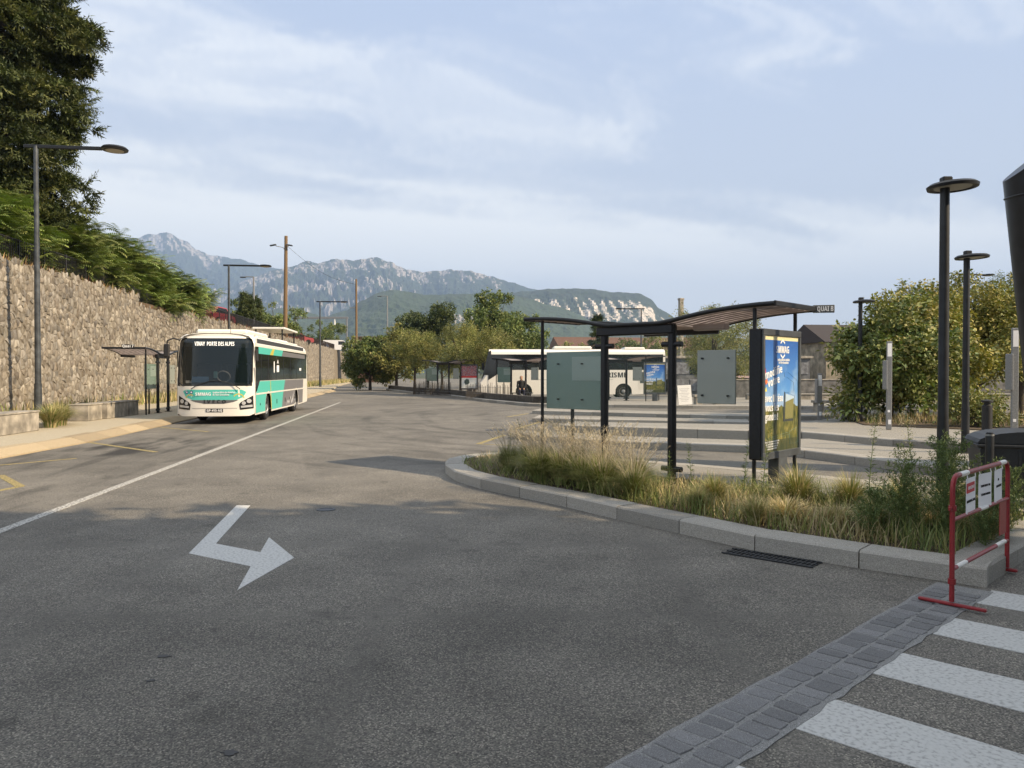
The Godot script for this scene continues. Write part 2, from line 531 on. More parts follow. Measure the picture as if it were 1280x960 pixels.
func sett_strip() -> void:
	# two rows of worn setts in pale mortar across the mouth of the road
	var a := Vector2(0.722, 0.692)
	var nrm := Vector2(0.692, -0.722)
	var o := Vector2(0.41, 3.38) - a * 2.2
	var e := 6.55
	var base: Array = [o, o + a * e, o + a * e + nrm * 0.40, o - a * 0.0 + nrm * 0.40]
	var outline := []
	for i in 45: outline.append(o + a * (e * i / 44.0) + nrm * R(-0.012, 0.012))
	for i in range(44, -1, -1): outline.append(o + a * (e * i / 44.0) + nrm * (0.40 + R(-0.012, 0.014)))
	var pl := []
	for p in outline: pl.append([p.x, p.y])
	M.mortar_grey = mat(Color(0.42, 0.42, 0.41), 0.95, 0.0, M.speck, 1.6, M.speck, 0.4)
	var strip := struct("sett_strip", slab_mb(pl, -0.02, 0.006), M.mortar_grey)
	strip.set_meta("label", "strip of grey stone setts in pale mortar beside the zebra crossing")
	var mats := []
	for k in 4: mats.append(mat(Color(0.33, 0.33, 0.335) * [0.82, 0.95, 1.05, 1.18][k], 0.85, 0.0, M.speck, 2.0, M.speck, 0.5))
	for row in 2:
		var s := 0.05 + row * 0.07
		while s < e - 0.2:
			var l := R(0.098, 0.142)
			var w := 0.158 + R(-0.012, 0.012)
			var c0 := o + a * (s + l / 2.0) + nrm * (0.105 + row * 0.185 + R(-0.006, 0.006))
			var top := []
			var bot := []
			var hy := R(0.009, 0.013)
			for q in [[-1, -1], [-0.35, -1.04], [0.35, -1.02], [1, -1], [1.05, 0.0], [1, 1], [0.3, 1.03], [-0.4, 1.02], [-1, 1], [-1.05, 0.0]]:
				var d2: Vector2 = a * (q[0] * (l / 2.0 - 0.009) + R(-0.007, 0.007)) + nrm * (q[1] * w / 2.0 + R(-0.006, 0.006))
				bot.append(P(c0.x + d2.x, c0.y + d2.y, 0.004))
				top.append(P(c0.x + d2.x * 0.95, c0.y + d2.y * 0.95, hy + R(-0.0015, 0.0015)))
			var b := MB.new()
			var ct := P(c0.x, c0.y, hy + 0.003)
			for i in 10:
				var j := (i + 1) % 10
				if (bot[j] - bot[i]).cross(top[i] - bot[i]).dot(bot[i] - ct) < 0: b.quad(bot[j], bot[i], top[i], top[j])
				else: b.quad(bot[i], bot[j], top[j], top[i])
				if (top[j] - ct).cross(top[i] - ct).y > 0: b.tri(ct, top[j], top[i])
				else: b.tri(ct, top[i], top[j])
			part("sett", b, mats[rng.randi() % 4], strip)
			s += l + 0.004

# kerb made of separate stones along an outline; inside is to the side given by side (+1 = to the right of the walking direction, seen from above with distance upwards)
func kerb_line(parent: Node, pts: Array, side: float, w: float, h: float, step: float, m: Material, slope := 0.012, y0 := 0.0) -> void:
	var path := Curve2D.new()
	for p in pts: path.add_point(Vector2(p[0], p[1]))
	var total := path.get_baked_length()
	var nst := maxi(1, int(round(total / step)))
	var tones := []
	for t in [0.80, 0.92, 1.0, 1.07]:
		var mt: StandardMaterial3D = m.duplicate()
		mt.albedo_color = (m.albedo_color.srgb_to_linear() * t).linear_to_srgb()
		mt.albedo_color.a = 1.0
		mt.uv1_offset = Vector3(t * 7.0, t * 3.0, t * 5.0)
		tones.append(mt)
	for k in nst:
		var s0 := total * k / nst + 0.006
		var s1 := total * (k + 1) / nst - 0.006
		var sub := maxi(1, int(ceil((s1 - s0) / 0.7)))
		var b := MB.new()
		var dy := R(-0.004, 0.004)
		var prev := []
		for i in sub + 1:
			var s := lerpf(s0, s1, float(i) / sub)
			var c := path.sample_baked(s)
			var d := (path.sample_baked(minf(s + 0.15, total)) - path.sample_baked(maxf(s - 0.15, 0.0))).normalized()
			var nn := Vector2(d.y, -d.x) * side
			var prof := [[0.0, -0.05], [0.0, minf(0.03, h * 0.3)] if slope > 0.1 else [0.0, h - 0.02], [slope, h - 0.004], [slope + 0.012, h], [w, h], [w, -0.05]]
			var ring := []
			for q in prof:
				var g := c + nn * float(q[0])
				ring.append(P(g.x, g.y, y0 + q[1] + (dy if q[1] > 0.05 else 0.0)))
			if i > 0:
				for z in 5:
					if side > 0: b.quad(prev[z], prev[z + 1], ring[z + 1], ring[z])
					else: b.quad(prev[z], ring[z], ring[z + 1], prev[z + 1])
			if i == 0 or i == sub:
				for z in range(1, 5):
					if (i == 0) == (side > 0): b.tri(ring[0], ring[z + 1], ring[z])
					else: b.tri(ring[0], ring[z], ring[z + 1])
			prev = ring
		part("kerb_stone", b, tones[rng.randi() % 4], parent)

func platforms() -> void:
	# left pavement under the stone wall
	var lk := [[-10.0, 8.0], [-10.4, 15.6], [-10.62, 19.3], [-11.4, 24.75], [-11.75, 27.0], [-12.9, 36.0], [-13.8, 51.0], [-16.7, 73.0], [-22.0, 100.0], [-30, 150.0]]
	var pl := lk.duplicate(true)
	for p in pl: p[0] -= 0.5
	pl.append([-35, 150.0]); pl.append([-15.0, 8.0])
	var sw := struct("left_pavement", slab_mb(pl, -0.05, 0.15), M.sidewalk)
	kerb_line(sw, lk.slice(0, 8), -1.0, 0.62, 0.152, 1.6, M.kerb_tan, 0.34)
	# planted island with the near shelter
	var near := [[0.2, 15.35], [-0.35, 15.45], [-0.9, 15.1], [-1.22, 14.3], [-1.19, 13.5], [-0.9, 12.36], [-0.48, 11.59], [0.11, 10.77], [0.63, 10.12], [1.24, 9.18], [1.76, 8.44], [2.38, 7.55], [3.13, 6.84], [3.87, 6.24]]
	var far := [[3.895, 6.29], [5.0, 7.37], [7.28, 9.58], [3.26, 13.43], [0.2, 15.35]]
	var isl: Array = near.duplicate(true)
	for q in [[5.0, 7.37], [7.28, 9.58], [3.26, 13.43]]: isl.append(q)
	var ins := inset(isl, 0.2)
	var il := struct("planted_island", slab_mb(ins, -0.05, 0.13), M.soil)
	kerb_line(il, near, -1.0 , 0.34, PLAT, 0.98, M.kerb, 0.02)
	kerb_line(il, far, -1.0, 0.34, PLAT, 0.98, M.kerb, 0.02)
	# paved strip under the shelter
	struct("shelter_pavement", slab_mb([[0.55, 13.55], [3.85, 10.4], [4.9, 9.4], [6.1, 8.75], [6.95, 9.58], [3.13, 13.2], [0.75, 14.55]], 0.0, 0.156), M.plaza)
	# further boarding platforms
	platform("boarding_platform", [[0.0, 20.38], [1.19, 19.1], [2.34, 17.98], [5.24, 16.79], [6.07, 15.75], [6.96, 13.64], [7.59, 12.31], [9.3, 10.4], [16, 6.5]], [[24, 8.0], [15.0, 13.4], [9.6, 15.4], [8.2, 16.8], [7.3, 18.85], [5.7, 18.4], [2.9, 19.5], [1.3, 21.0], [0.25, 21.2]], 0.16, 0.45)
	platform("boarding_platform", [[1.36, 21.74], [6.13, 19.62], [7.35, 19.09], [8.29, 17.02], [9.67, 15.69], [15.2, 13.7], [30, 9.5]], [[36, 24], [30, 29], [12, 27.0], [9, 23.6], [6.7, 22.2], [1.8, 23.4]], 0.28, 0.35)
	platform("boarding_platform", [[0.71, 27.2], [7.8, 24.9]], [[8.3, 26.5], [1.0, 29.0]], 0.16, 0.4)
	platform("boarding_platform", [[0.86, 32.7], [8.8, 28.4], [12, 28.6]], [[13, 31], [9.2, 30.6], [1.3, 34.8]], 0.16, 0.4)
	platform("boarding_platform", [[-12.6, 77.0], [-9.0, 66], [-4.6, 55.6], [-1.6, 46.0], [0.9, 40.0], [9, 37.5], [19, 36]], [[23, 49], [8, 50.5], [0, 51.0], [-6, 62], [-12, 80]], 0.16, 0.35)
	# low dark wall along the far platform
	var lw := thing("low_wall", "low dark block wall edging the far platform before the trees", "low wall", Vector3.ZERO)
	kerb_line(lw, [[-12.45, 77.4], [-8.75, 66.2], [-4.25, 55.8], [-1.25, 46.4], [1.15, 40.7], [3.4, 39.9]], -1.0, 0.3, 0.34, 2.4, mat(Color(0.13, 0.115, 0.095), 0.95, 0.0, M.grime, 0.5), 0.01, 0.16)
	# dry planted bed on the plaza at the foot of the trees
	struct("planting_bed", slab_mb([[9.9, 21.6], [12.5, 19.2], [22, 16.5], [30, 20], [30, 26], [12.2, 25.8], [10.4, 23.6]], 0.2, 0.30), M.soil)

func inset(pts: Array, d: float) -> Array:
	var pv := PackedVector2Array()
	for p in pts: pv.append(Vector2(p[0], p[1]))
	var r := Geometry2D.offset_polygon(pv, -d)
	var best: PackedVector2Array = r[0]
	var outp := []
	for p in best: outp.append([p.x, p.y])
	return outp

func platform(called: String, near: Array, far: Array, h: float, kw: float) -> void:
	var all: Array = near.duplicate(true)
	all.append_array(far)
	var o := struct(called, slab_mb(inset(all, 0.16), -0.05, h - 0.006), M.plaza)
	kerb_line(o, near, -1.0, kw, h, 1.3, M.kerb, 0.02)
	var end: Array = [far[-1], near[0]]
	kerb_line(o, end, -1.0, 0.3, h - 0.002, 1.3, M.kerb, 0.02)

# ---------- retaining wall ----------
const WALL_TOP := 6.0
func wall_x(d: float) -> float: return -18.3 - 0.12 * (d - 28.0)

func wall_pt(s: float, y: float, off: float) -> Vector3:  # s metres along the wall from distance 18, off metres in front of it
	var d := 18.0 + s * 0.9929 + off * 0.119
	return Vector3(-17.1 - s * 0.1191 + off * 0.9929, y, -d)

func wall_top(s: float) -> float:  # ragged rubble top
	var base := 6.0
	if s > 23.5: base = 5.45
	if s > 29.5: base = 5.75
	return base + 0.0035 * maxf(s - 40.0, 0.0)

func retaining_wall() -> void:
	var w := thing("retaining_wall", "tall rubble stone retaining wall rising behind the pavement", "retaining wall")
	var L := 140.0
	var core := MB.new()
	var prev := 0.0
	for s in [0.0, 23.5, 23.55, 29.5, 29.55, 40.0, 90.0, 140.0]:
		if s > 0.0:
			var a := wall_top(prev + 0.01) - 0.12
			var b := wall_top(s - 0.01) - 0.12
			core.quad(wall_pt(prev, 0, 0), wall_pt(s, 0, 0), wall_pt(s, b, -0.12), wall_pt(prev, a, -0.12))
			core.quad(wall_pt(prev, a, -0.12), wall_pt(s, b, -0.12), wall_pt(s, b, -0.7), wall_pt(prev, a, -0.7))
			core.quad(wall_pt(s, 0, -0.7), wall_pt(prev, 0, -0.7), wall_pt(prev, a, -0.7), wall_pt(s, b, -0.7))
		prev = s
	core.quad(wall_pt(0, 0, -0.7), wall_pt(0, 0, 0), wall_pt(0, 5.8, -0.12), wall_pt(0, 5.8, -0.7))
	core.quad(wall_pt(L, 0, 0), wall_pt(L, 0, -0.7), wall_pt(L, 5.8, -0.7), wall_pt(L, 5.8, -0.12))
	part("mortar_core", core, M.mortar, w)
	# rubble: cells round jittered points, each a bulged stone
	var gx := 0.27
	var gy := 0.22
	var nx := int(118.0 / gx)
	var ny := 29
	var seeds := {}
	for i in range(-2, nx + 3):
		for j in range(-2, ny + 3):
			seeds[Vector2i(i, j)] = Vector2((i + R(-0.48, 0.48) + (0.5 if j % 2 else 0.0)) * gx, 0.15 + (j + R(-0.48, 0.48)) * gy)
	for key in seeds.keys():
		if rng.randf() < 0.16: seeds.erase(key)
	var rest := MB.new()
	var singles := 0
	var pal := [Vector3(0.355, 0.323, 0.276), Vector3(0.330, 0.300, 0.257), Vector3(0.390, 0.360, 0.312), Vector3(0.323, 0.304, 0.274), Vector3(0.355, 0.333, 0.299), Vector3(0.289, 0.256, 0.212), Vector3(0.398, 0.373, 0.330), Vector3(0.251, 0.226, 0.191), Vector3(0.223, 0.211, 0.195)]
	for i in nx:
		for j in ny:
			if not seeds.has(Vector2i(i, j)): continue
			var c: Vector2 = seeds[Vector2i(i, j)]
			if c.y > wall_top(c.x) - 0.05 or c.x < 6.0: continue
			var poly := PackedVector2Array([c + Vector2(-0.6, -0.5), c + Vector2(0.6, -0.5), c + Vector2(0.6, 0.5), c + Vector2(-0.6, 0.5)])
			for di in range(-2, 3):
				for dj in range(-2, 3):
					if (di == 0 and dj == 0) or not seeds.has(Vector2i(i + di, j + dj)): continue
					var o: Vector2 = seeds[Vector2i(i + di, j + dj)]
					poly = half_plane(poly, (c + o) / 2.0, (o - c).normalized(), 0.012)
					if poly.size() < 3: break
				if poly.size() < 3: break
			if poly.size() < 3: continue
			var far := c.x > 62.0
			var hgt := R(0.008, 0.042)
			var k := R(0.72, 1.22)
			var pc: Vector3 = pal[rng.randi() % pal.size()] * k
			var single := not far and c.x > 9.3 and c.x < 14.0 and c.y > 0.3 and singles < 300
			var mb := MB.new() if single else rest
			mb.paint(Color(pc.x, pc.y, pc.z))
			var tilt := Vector2(R(-0.11, 0.11), R(-0.13, 0.13))
			var m := poly.size()
			var cen := Vector2.ZERO
			for p in poly: cen += p / m
			var ring0 := []
			var ring1 := []
			var sh := R(0.50, 0.78)
			for p in poly:
				var bat := -0.02 * p.y
				ring0.append(wall_pt(p.x, p.y, bat + 0.0))
				var q: Vector2 = cen + (p - cen) * (sh + R(-0.14, 0.14))
				ring1.append(wall_pt(q.x, q.y, bat + hgt + (q - cen).dot(tilt) + R(-0.012, 0.012)))
			var top := wall_pt(cen.x, cen.y, -0.02 * cen.y + hgt + R(0.0, 0.02))
			for a in m:
				var b := (a + 1) % m
				if not far: mb.quad(ring0[a], ring0[b], ring1[b], ring1[a])
				mb.tri(ring1[a] if not far else ring0[a], ring1[b] if not far else ring0[b], top)
			if single:
				part("stone", mb, M.stone, w)
				singles += 1
	var o := part("stones", rest, M.stone, w)
	o.set_meta("kind", "stuff")

func half_plane(poly: PackedVector2Array, mid: Vector2, n: Vector2, gap: float) -> PackedVector2Array:
	var outp := PackedVector2Array()
	var m := poly.size()
	for i in m:
		var a := poly[i]
		var b := poly[(i + 1) % m]
		var da := (a - mid).dot(n) + gap
		var db := (b - mid).dot(n) + gap
		if da <= 0: outp.append(a)
		if (da < 0 and db > 0) or (da > 0 and db < 0): outp.append(a + (b - a) * (da / (da - db)))
	return outp

func terrace() -> void:
	# upper ground behind the wall
	var a := wall_pt(0, 0, -0.3)
	var b := wall_pt(140, 0, -0.3)
	var mb := slab_mb([[a.x, -a.z], [b.x, -b.z], [-90, 158], [-90, 18]], 4.0, 5.62)
	struct("terrace", mb, mat(Color(0.20, 0.14, 0.085), 1.0, 0.0, M.grime, 0.3, M.fine, 4.0))
	# dry tufts along the edge
	var bank := MB.new()
	for k in 5200:
		var s := 5.0 + pow(rng.randf(), 1.6) * 75.0
		var off := R(-1.4, -0.12)
		var p := wall_pt(s, wall_top(s) - 0.3 + R(-0.05, 0.1), off)
		var cc := [Color(0.32, 0.20, 0.10), Color(0.24, 0.16, 0.08), Color(0.36, 0.27, 0.14), Color(0.22, 0.10, 0.06), Color(0.14, 0.15, 0.05)][rng.randi() % 5] as Color
		bank.paint(cc * R(0.7, 1.2))
		var h := R(0.18, 0.5)
		var ang := R(0, TAU)
		var w := Vector3(cos(ang), 0, sin(ang)) * R(0.02, 0.05)
		var lean := Vector3(R(-0.15, 0.22), h, R(-0.2, 0.2))
		bank.tri(p - w, p + w, p + lean)
	var o := part("dry_grass", bank, M.blade)
	tag(o, "dry reddish grass on the edge above the stone wall", "grass", "", "stuff")

func railing() -> void:
	for seg in [[6.0, 30.0], [30.0, 62.0], [62.0, 132.0]]:
		var s0: float = seg[0]
		var s1: float = seg[1]
		var label: String = {6.0: "black iron railing on the wall top below the conifer and sumac shrubs", 30.0: "black iron railing on the wall top behind the teal bus roof", 62.0: "farthest rusty railing on the wall top before the parked cars"}[s0]
		var f := thing("railing", label, "railing", Vector3.ZERO, 0.0, "railings on the stone wall")
		var m: Material = M.black if s0 < 60.0 else mat(Color(0.05, 0.035, 0.028), 0.8, 0.2, M.fine, 1.0)
		var y0 := 5.9
		var bars := MB.new()
		var s := s0
		while s < s1:
			var base := wall_top(s) + 0.0 - 0.3
			bars.box(wall_pt(s, base + 0.62, -0.55), Vector3(0.02, 1.1, 0.02))
			s += 0.14 if s0 < 60.0 else 0.22
		part("bars", bars, m, f).set_meta("kind", "stuff")
		var top := []
		var low := []
		s = s0
		while s <= s1 + 0.01:
			top.append(wall_pt(s, wall_top(s) - 0.3 + 1.17, -0.55))
			low.append(wall_pt(s, wall_top(s) - 0.3 + 0.2, -0.55))
			s += 2.0
		part("top_rail", tb(top, [0.025], 6), m, f)
		part("bottom_rail", tb(low, [0.02], 6), m, f)
		for k in top.size():
			var p: Vector3 = top[k]
			part("post", bx(Vector3(0.055, 1.35, 0.055), p + Vector3(0, -0.6, 0), 0.006), m, f)

# ---------- foliage ----------
var SPRIG := {}

func leaf(mb: MB, p: Vector3, dir: Vector3, up: Vector3, l: float, w: float) -> void:
	var side := dir.cross(up).normalized() * w * 0.5
	var mid := p + dir * l * 0.45 + up * l * 0.06
	var tip := p + dir * l - up * l * 0.10
	mb.tri(p, mid + side, tip)
	mb.tri(p, tip, mid - side)

func rnd_dir() -> Vector3:
	while true:
		var v := Vector3(R(-1, 1), R(-1, 1), R(-1, 1))
		if v.length() < 1.0 and v.length() > 0.1: return v.normalized()
	return Vector3.UP

func leaf1(mb: MB, p: Vector3, dir: Vector3, up: Vector3, l: float, w: float) -> void:  # one folded-looking face for far foliage
	var side := dir.cross(up).normalized() * w * 0.5
	var tip := p + dir * l
	mb.tri(p + side, tip, p - side)

func sprigs() -> void:
	for kind in ["broad", "small", "pinnate", "cedar", "far", "plane"]:
		var list := []
		for k in 4:
			var mb := MB.new()
			if kind == "broad" or kind == "small":
				for i in 22 if kind == "broad" else 26:
					var d := rnd_dir()
					var p := d * R(0.05, 0.32)
					leaf(mb, p, (d + rnd_dir() * 0.8 - Vector3.UP * 0.25).normalized(), (Vector3.UP + rnd_dir() * 0.7).normalized(), R(0.11, 0.17) if kind == "broad" else R(0.07, 0.11), R(0.07, 0.11) if kind == "broad" else R(0.05, 0.07))
			elif kind == "far" or kind == "plane":
				var z := 1.0 if kind == "far" else 2.4
				for i in 17:
					var d := rnd_dir()
					leaf1(mb, d * R(0.05, 0.34) * z, (d + rnd_dir() * 0.9 - Vector3.UP * 0.2).normalized(), (Vector3.UP + rnd_dir() * 0.8).normalized(), R(0.16, 0.24) * z, R(0.13, 0.19) * z)
			elif kind == "pinnate":  # long compound leaves arching from one point
				for i in 5:
					var a := R(0, TAU)
					var d := Vector3(cos(a), R(0.05, 0.9), sin(a)).normalized()
					var p := Vector3.ZERO
					for q in 8:
						d = (d - Vector3.UP * 0.10).normalized()
						p += d * 0.085
						var sd := d.cross(Vector3.UP).normalized()
						for z in [-1.0, 1.0]:
							leaf1(mb, p, (sd * z + d * 0.35 - Vector3.UP * 0.25).normalized(), Vector3.UP, R(0.15, 0.21), 0.06)
			else:  # flat drooping spray of short shoots
				for i in 14:
					var a := R(-1.1, 1.1)
					var d := Vector3(cos(a), R(-0.3, 0.12), sin(a)).normalized()
					var l := R(0.25, 0.6)
					for q in 5:
						var p := d * l * (q + 1) / 5.0
						var e := (d + rnd_dir() * 0.9).normalized()
						leaf1(mb, p, e, (Vector3.UP + rnd_dir() * 0.4).normalized(), R(0.14, 0.22), R(0.055, 0.085))
			list.append([mb.v, mb.n])
		SPRIG[kind] = list

class Leaves:  # gathers sprigs into one mesh
	var v := PackedVector3Array()
	var n := PackedVector3Array()
	var c := PackedColorArray()
	func add(sp: Array, xf: Transform3D, col: Color) -> void:
		v.append_array(xf * (sp[0] as PackedVector3Array))
		n.append_array(Transform3D(xf.basis.orthonormalized(), Vector3.ZERO) * (sp[1] as PackedVector3Array))
		var cc := PackedColorArray()
		cc.resize(sp[0].size())
		col.a = 1.0
		cc.fill(col)
		c.append_array(cc)
	func mesh(m: Material) -> ArrayMesh:
		var am := ArrayMesh.new()
		var arr := []
		arr.resize(Mesh.ARRAY_MAX)
		arr[Mesh.ARRAY_VERTEX] = v
		arr[Mesh.ARRAY_NORMAL] = n
		arr[Mesh.ARRAY_COLOR] = c
		am.add_surface_from_arrays(Mesh.PRIMITIVE_TRIANGLES, arr)
		am.surface_set_material(0, m)
		return am

# crown: sprigs spread over clumps; clumps = [[centre, radius], ...]
func crown(parent: Node, kind: String, clumps: Array, per_m2: float, cols: Array, size := 1.0) -> void:
	var lv := Leaves.new()
	for c in clumps:
		var cen: Vector3 = c[0]
		var r: Vector3 = c[1]
		var area := 4.0 * PI * (r.x * r.y + r.x * r.z + r.y * r.z) / 3.0
		var ck := R(0.78, 1.18)
		for i in int(area * per_m2) + 3:
			var d := rnd_dir()
			var p := cen + Vector3(d.x * r.x, d.y * r.y, d.z * r.z) * pow(rng.randf(), 0.30)
			var b := Basis(Vector3.UP, R(0, TAU)) * Basis(Vector3.RIGHT, R(-0.6, 0.6))
			var cc: Color = cols[rng.randi() % cols.size()]
			lv.add(SPRIG[kind][rng.randi() % 4], Transform3D(b * Basis().scaled(Vector3.ONE * size * R(0.55, 1.25)), p), cc * (ck * R(0.75, 1.25)))
	inst("crown", lv.mesh(M.leaf), parent)

const GREEN := [Color(0.112, 0.158, 0.042), Color(0.150, 0.195, 0.053), Color(0.090, 0.128, 0.038), Color(0.195, 0.217, 0.060)]
const BRIGHT := [Color(0.173, 0.238, 0.061), Color(0.225, 0.278, 0.075), Color(0.135, 0.194, 0.051), Color(0.255, 0.278, 0.095)]
const OLIVE := [Color(0.185, 0.199, 0.053), Color(0.234, 0.233, 0.067), Color(0.136, 0.165, 0.047), Color(0.271, 0.247, 0.080)]
const YELLOW := [Color(0.304, 0.265, 0.062), Color(0.243, 0.238, 0.055), Color(0.183, 0.199, 0.049), Color(0.365, 0.305, 0.086), Color(0.146, 0.172, 0.044)]
const DARK := [Color(0.060, 0.087, 0.028), Color(0.083, 0.108, 0.034), Color(0.048, 0.069, 0.024), Color(0.105, 0.128, 0.039)]
const CEDAR := [Color(0.067, 0.087, 0.027), Color(0.092, 0.113, 0.034), Color(0.046, 0.064, 0.022), Color(0.118, 0.128, 0.041)]

# broad tree: trunk, limbs, clumpy crown. size = crown half extents, base = height where the crown starts
func tree(called: String, label: String, at: Vector3, height: float, half: Vector3, kind: String, cols: Array, group: String, nclump := 26, per := 5.0, trunk_r := 0.14, clump_r := 0.36, lean := Vector2.ZERO) -> Node3D:
	var t := thing(called, label, "tree" if called.ends_with("tree") or called == "conifer" else "shrub", at, 0.0, group)
	var cy := height - half.y
	var clumps := []
	var mr := minf(half.x, minf(half.y, half.z))
	var cen := Vector3(lean.x, cy, lean.y)
	for k in nclump:
		var d := rnd_dir()
		var f := R(0.30, 0.96)
		var p := cen + Vector3(d.x * half.x, d.y * half.y, d.z * half.z) * f
		var r := mr * clump_r * R(0.45, 1.25)
		clumps.append([p, Vector3(r, r * 0.8, r)])
	var wood := MB.new()
	var top := cen + Vector3(R(-0.1, 0.1), half.y * 0.2, R(-0.1, 0.1))
	wood.tube([Vector3(0, -0.2, 0), Vector3(R(-0.06, 0.06), cy * 0.35, 0) + Vector3(lean.x, 0, lean.y) * 0.2, top * Vector3(1, 0.7, 1), top], [trunk_r * 1.25, trunk_r, trunk_r * 0.75, trunk_r * 0.3], 8)
	for k in mini(nclump, 14):
		var e: Vector3 = clumps[k][0]
		var s := Vector3(top.x * 0.6, clampf(e.y * 0.6, height * 0.12, top.y), top.z * 0.6)
		wood.tube([s, s.lerp(e, 0.5) + Vector3(0, -0.1 * half.y, 0), e], [trunk_r * 0.42, trunk_r * 0.28, trunk_r * 0.1], 5, false)
	part("trunk", wood, M.bark, t)
	crown(t, kind, clumps, per, cols)
	return t

# ---------- shelters ----------
func roof_y(x: float) -> float:
	var t := clampf((absf(x) - 0.55) / 1.75, 0.0, 1.0)
	return 2.33 + 0.19 * (1.0 - (1.0 - t) * (1.0 - t))

func shelter(label: String, at: Vector3, turn: float, detail := true, back := true) -> Node3D:
	var s := thing("bus_shelter", label, "bus shelter", at, turn, "bus shelters")
	for x in [-0.62, 0.64]:
		var p := part("post", bx(Vector3(0.13, 2.34, 0.10), Vector3(x, 1.17, 0), 0.03), M.black_metal, s)
		for y in [0.14, 2.02]:
			part("clamp", tb([Vector3(-0.17, y, 0.0), Vector3(0.17, y, 0.0)], [0.042], 10), M.black_metal, p).position = Vector3(x, 0, 0)
		part("foot_plate", bx(Vector3(0.24, 0.02, 0.22), Vector3(x, 0.01, 0), 0.004), M.black_metal, p)
	for q in [[-1.96, 0.0], [1.96, 0.0], [1.96, -1.33]]:
		part("corner_post", bx(Vector3(0.045, roof_y(q[0]), 0.05), Vector3(q[0], roof_y(q[0]) / 2.0 - 0.02, q[1]), 0.008), M.black_metal, s)
	part("beam", bx(Vector3(1.44, 0.15, 0.14), Vector3(-0.03, 2.255, 0.0), 0.02), M.black_metal, s)
	part("beam", bx(Vector3(1.44, 0.10, 0.08), Vector3(-0.03, 2.27, -1.33), 0.02), M.black_metal, s)
	# curved roof sheet with ribs underneath and a dark edge frame
	var sheet := MB.new()
	var nn := 26
	for i in nn:
		var x0 := lerpf(-2.28, 2.28, float(i) / nn)
		var x1 := lerpf(-2.28, 2.28, float(i + 1) / nn)
		var y0 := roof_y(x0)
		var y1 := roof_y(x1)
		sheet.quad(Vector3(x0, y0, -1.42), Vector3(x1, y1, -1.42), Vector3(x1, y1, 0.07), Vector3(x0, y0, 0.07))
	var roof := part("roof", sheet, M.roof_sheet, s)
	for k in 7:
		var z := lerpf(-0.08, -1.27, k / 6.0)
		var rp := []
		for i in 15:
			var x := lerpf(-2.2, 2.2, i / 14.0)
			rp.append(Vector3(x, roof_y(x) - 0.006, z))
		part("rib", tb(rp, [0.012], 4), M.roof_rib, roof)
	for z in [0.085, -1.435]:
		var edge := []
		for i in 21:
			var x := lerpf(-2.29, 2.29, i / 20.0)
			edge.append(Vector3(x, roof_y(x) + 0.012, z))
		part("edge_frame", tb(edge, [0.036], 6), M.black_metal, roof)
	for x in [-2.295, 2.295]:
		part("edge_frame", bx(Vector3(0.04, 0.075, 1.56), Vector3(x, roof_y(x) + 0.012, -0.675), 0.01), M.black_metal, roof)
	if back:
		for q in [[-1.93, -0.70], [-0.54, 0.56], [0.72, 1.93]]:
			var gp := MB.new()
			gp.quad(Vector3(q[0], 0.16, 0), Vector3(q[1], 0.16, 0), Vector3(q[1], 2.16, 0), Vector3(q[0], 2.16, 0))
			part("glass_pane", gp, M.glass, s)
	if detail:
		# notice boards seen from behind
		var g := part("notice_board", bx(Vector3(1.21, 0.97, 0.035), Vector3(-1.30, 1.46, -0.06), 0.006), M.board_green, s)
		g.set_meta("label", "dull green back of the wide notice board")
		part("paper_sheet", bx(Vector3(0.62, 0.40, 0.004), Vector3(-1.02, 1.66, -0.040)), M.board_sheet, g)
		for q in [[-1.62, 1.74], [-1.10, 1.74], [-1.62, 1.14], [-1.10, 1.14]]:
			part("bolt", tb([Vector3(q[0], q[1], -0.06), Vector3(q[0], q[1], 0.006)], [0.012], 8), M.black, g)
		part("board_leg", bx(Vector3(0.05, 0.98, 0.05), Vector3(-1.36, 0.49, -0.09), 0.006), M.black_metal, g)
		var g2 := part("notice_board", bx(Vector3(0.61, 0.78, 0.03), Vector3(1.35, 1.53, -0.05), 0.006), M.board_grey, s)
		g2.set_meta("label", "plain grey back of the narrow notice board")
		for q in [[1.14, 1.80], [1.55, 1.80], [1.14, 1.26], [1.55, 1.26]]:
			part("bolt", tb([Vector3(q[0], q[1], -0.05), Vector3(q[0], q[1], 0.008)], [0.014], 8), M.black, g2)
		# small lamp box under the beam
		part("lamp_box", bx(Vector3(0.55, 0.10, 0.16), Vector3(0.98, 2.29, -0.55), 0.02), M.roof_rib, s)
	return s

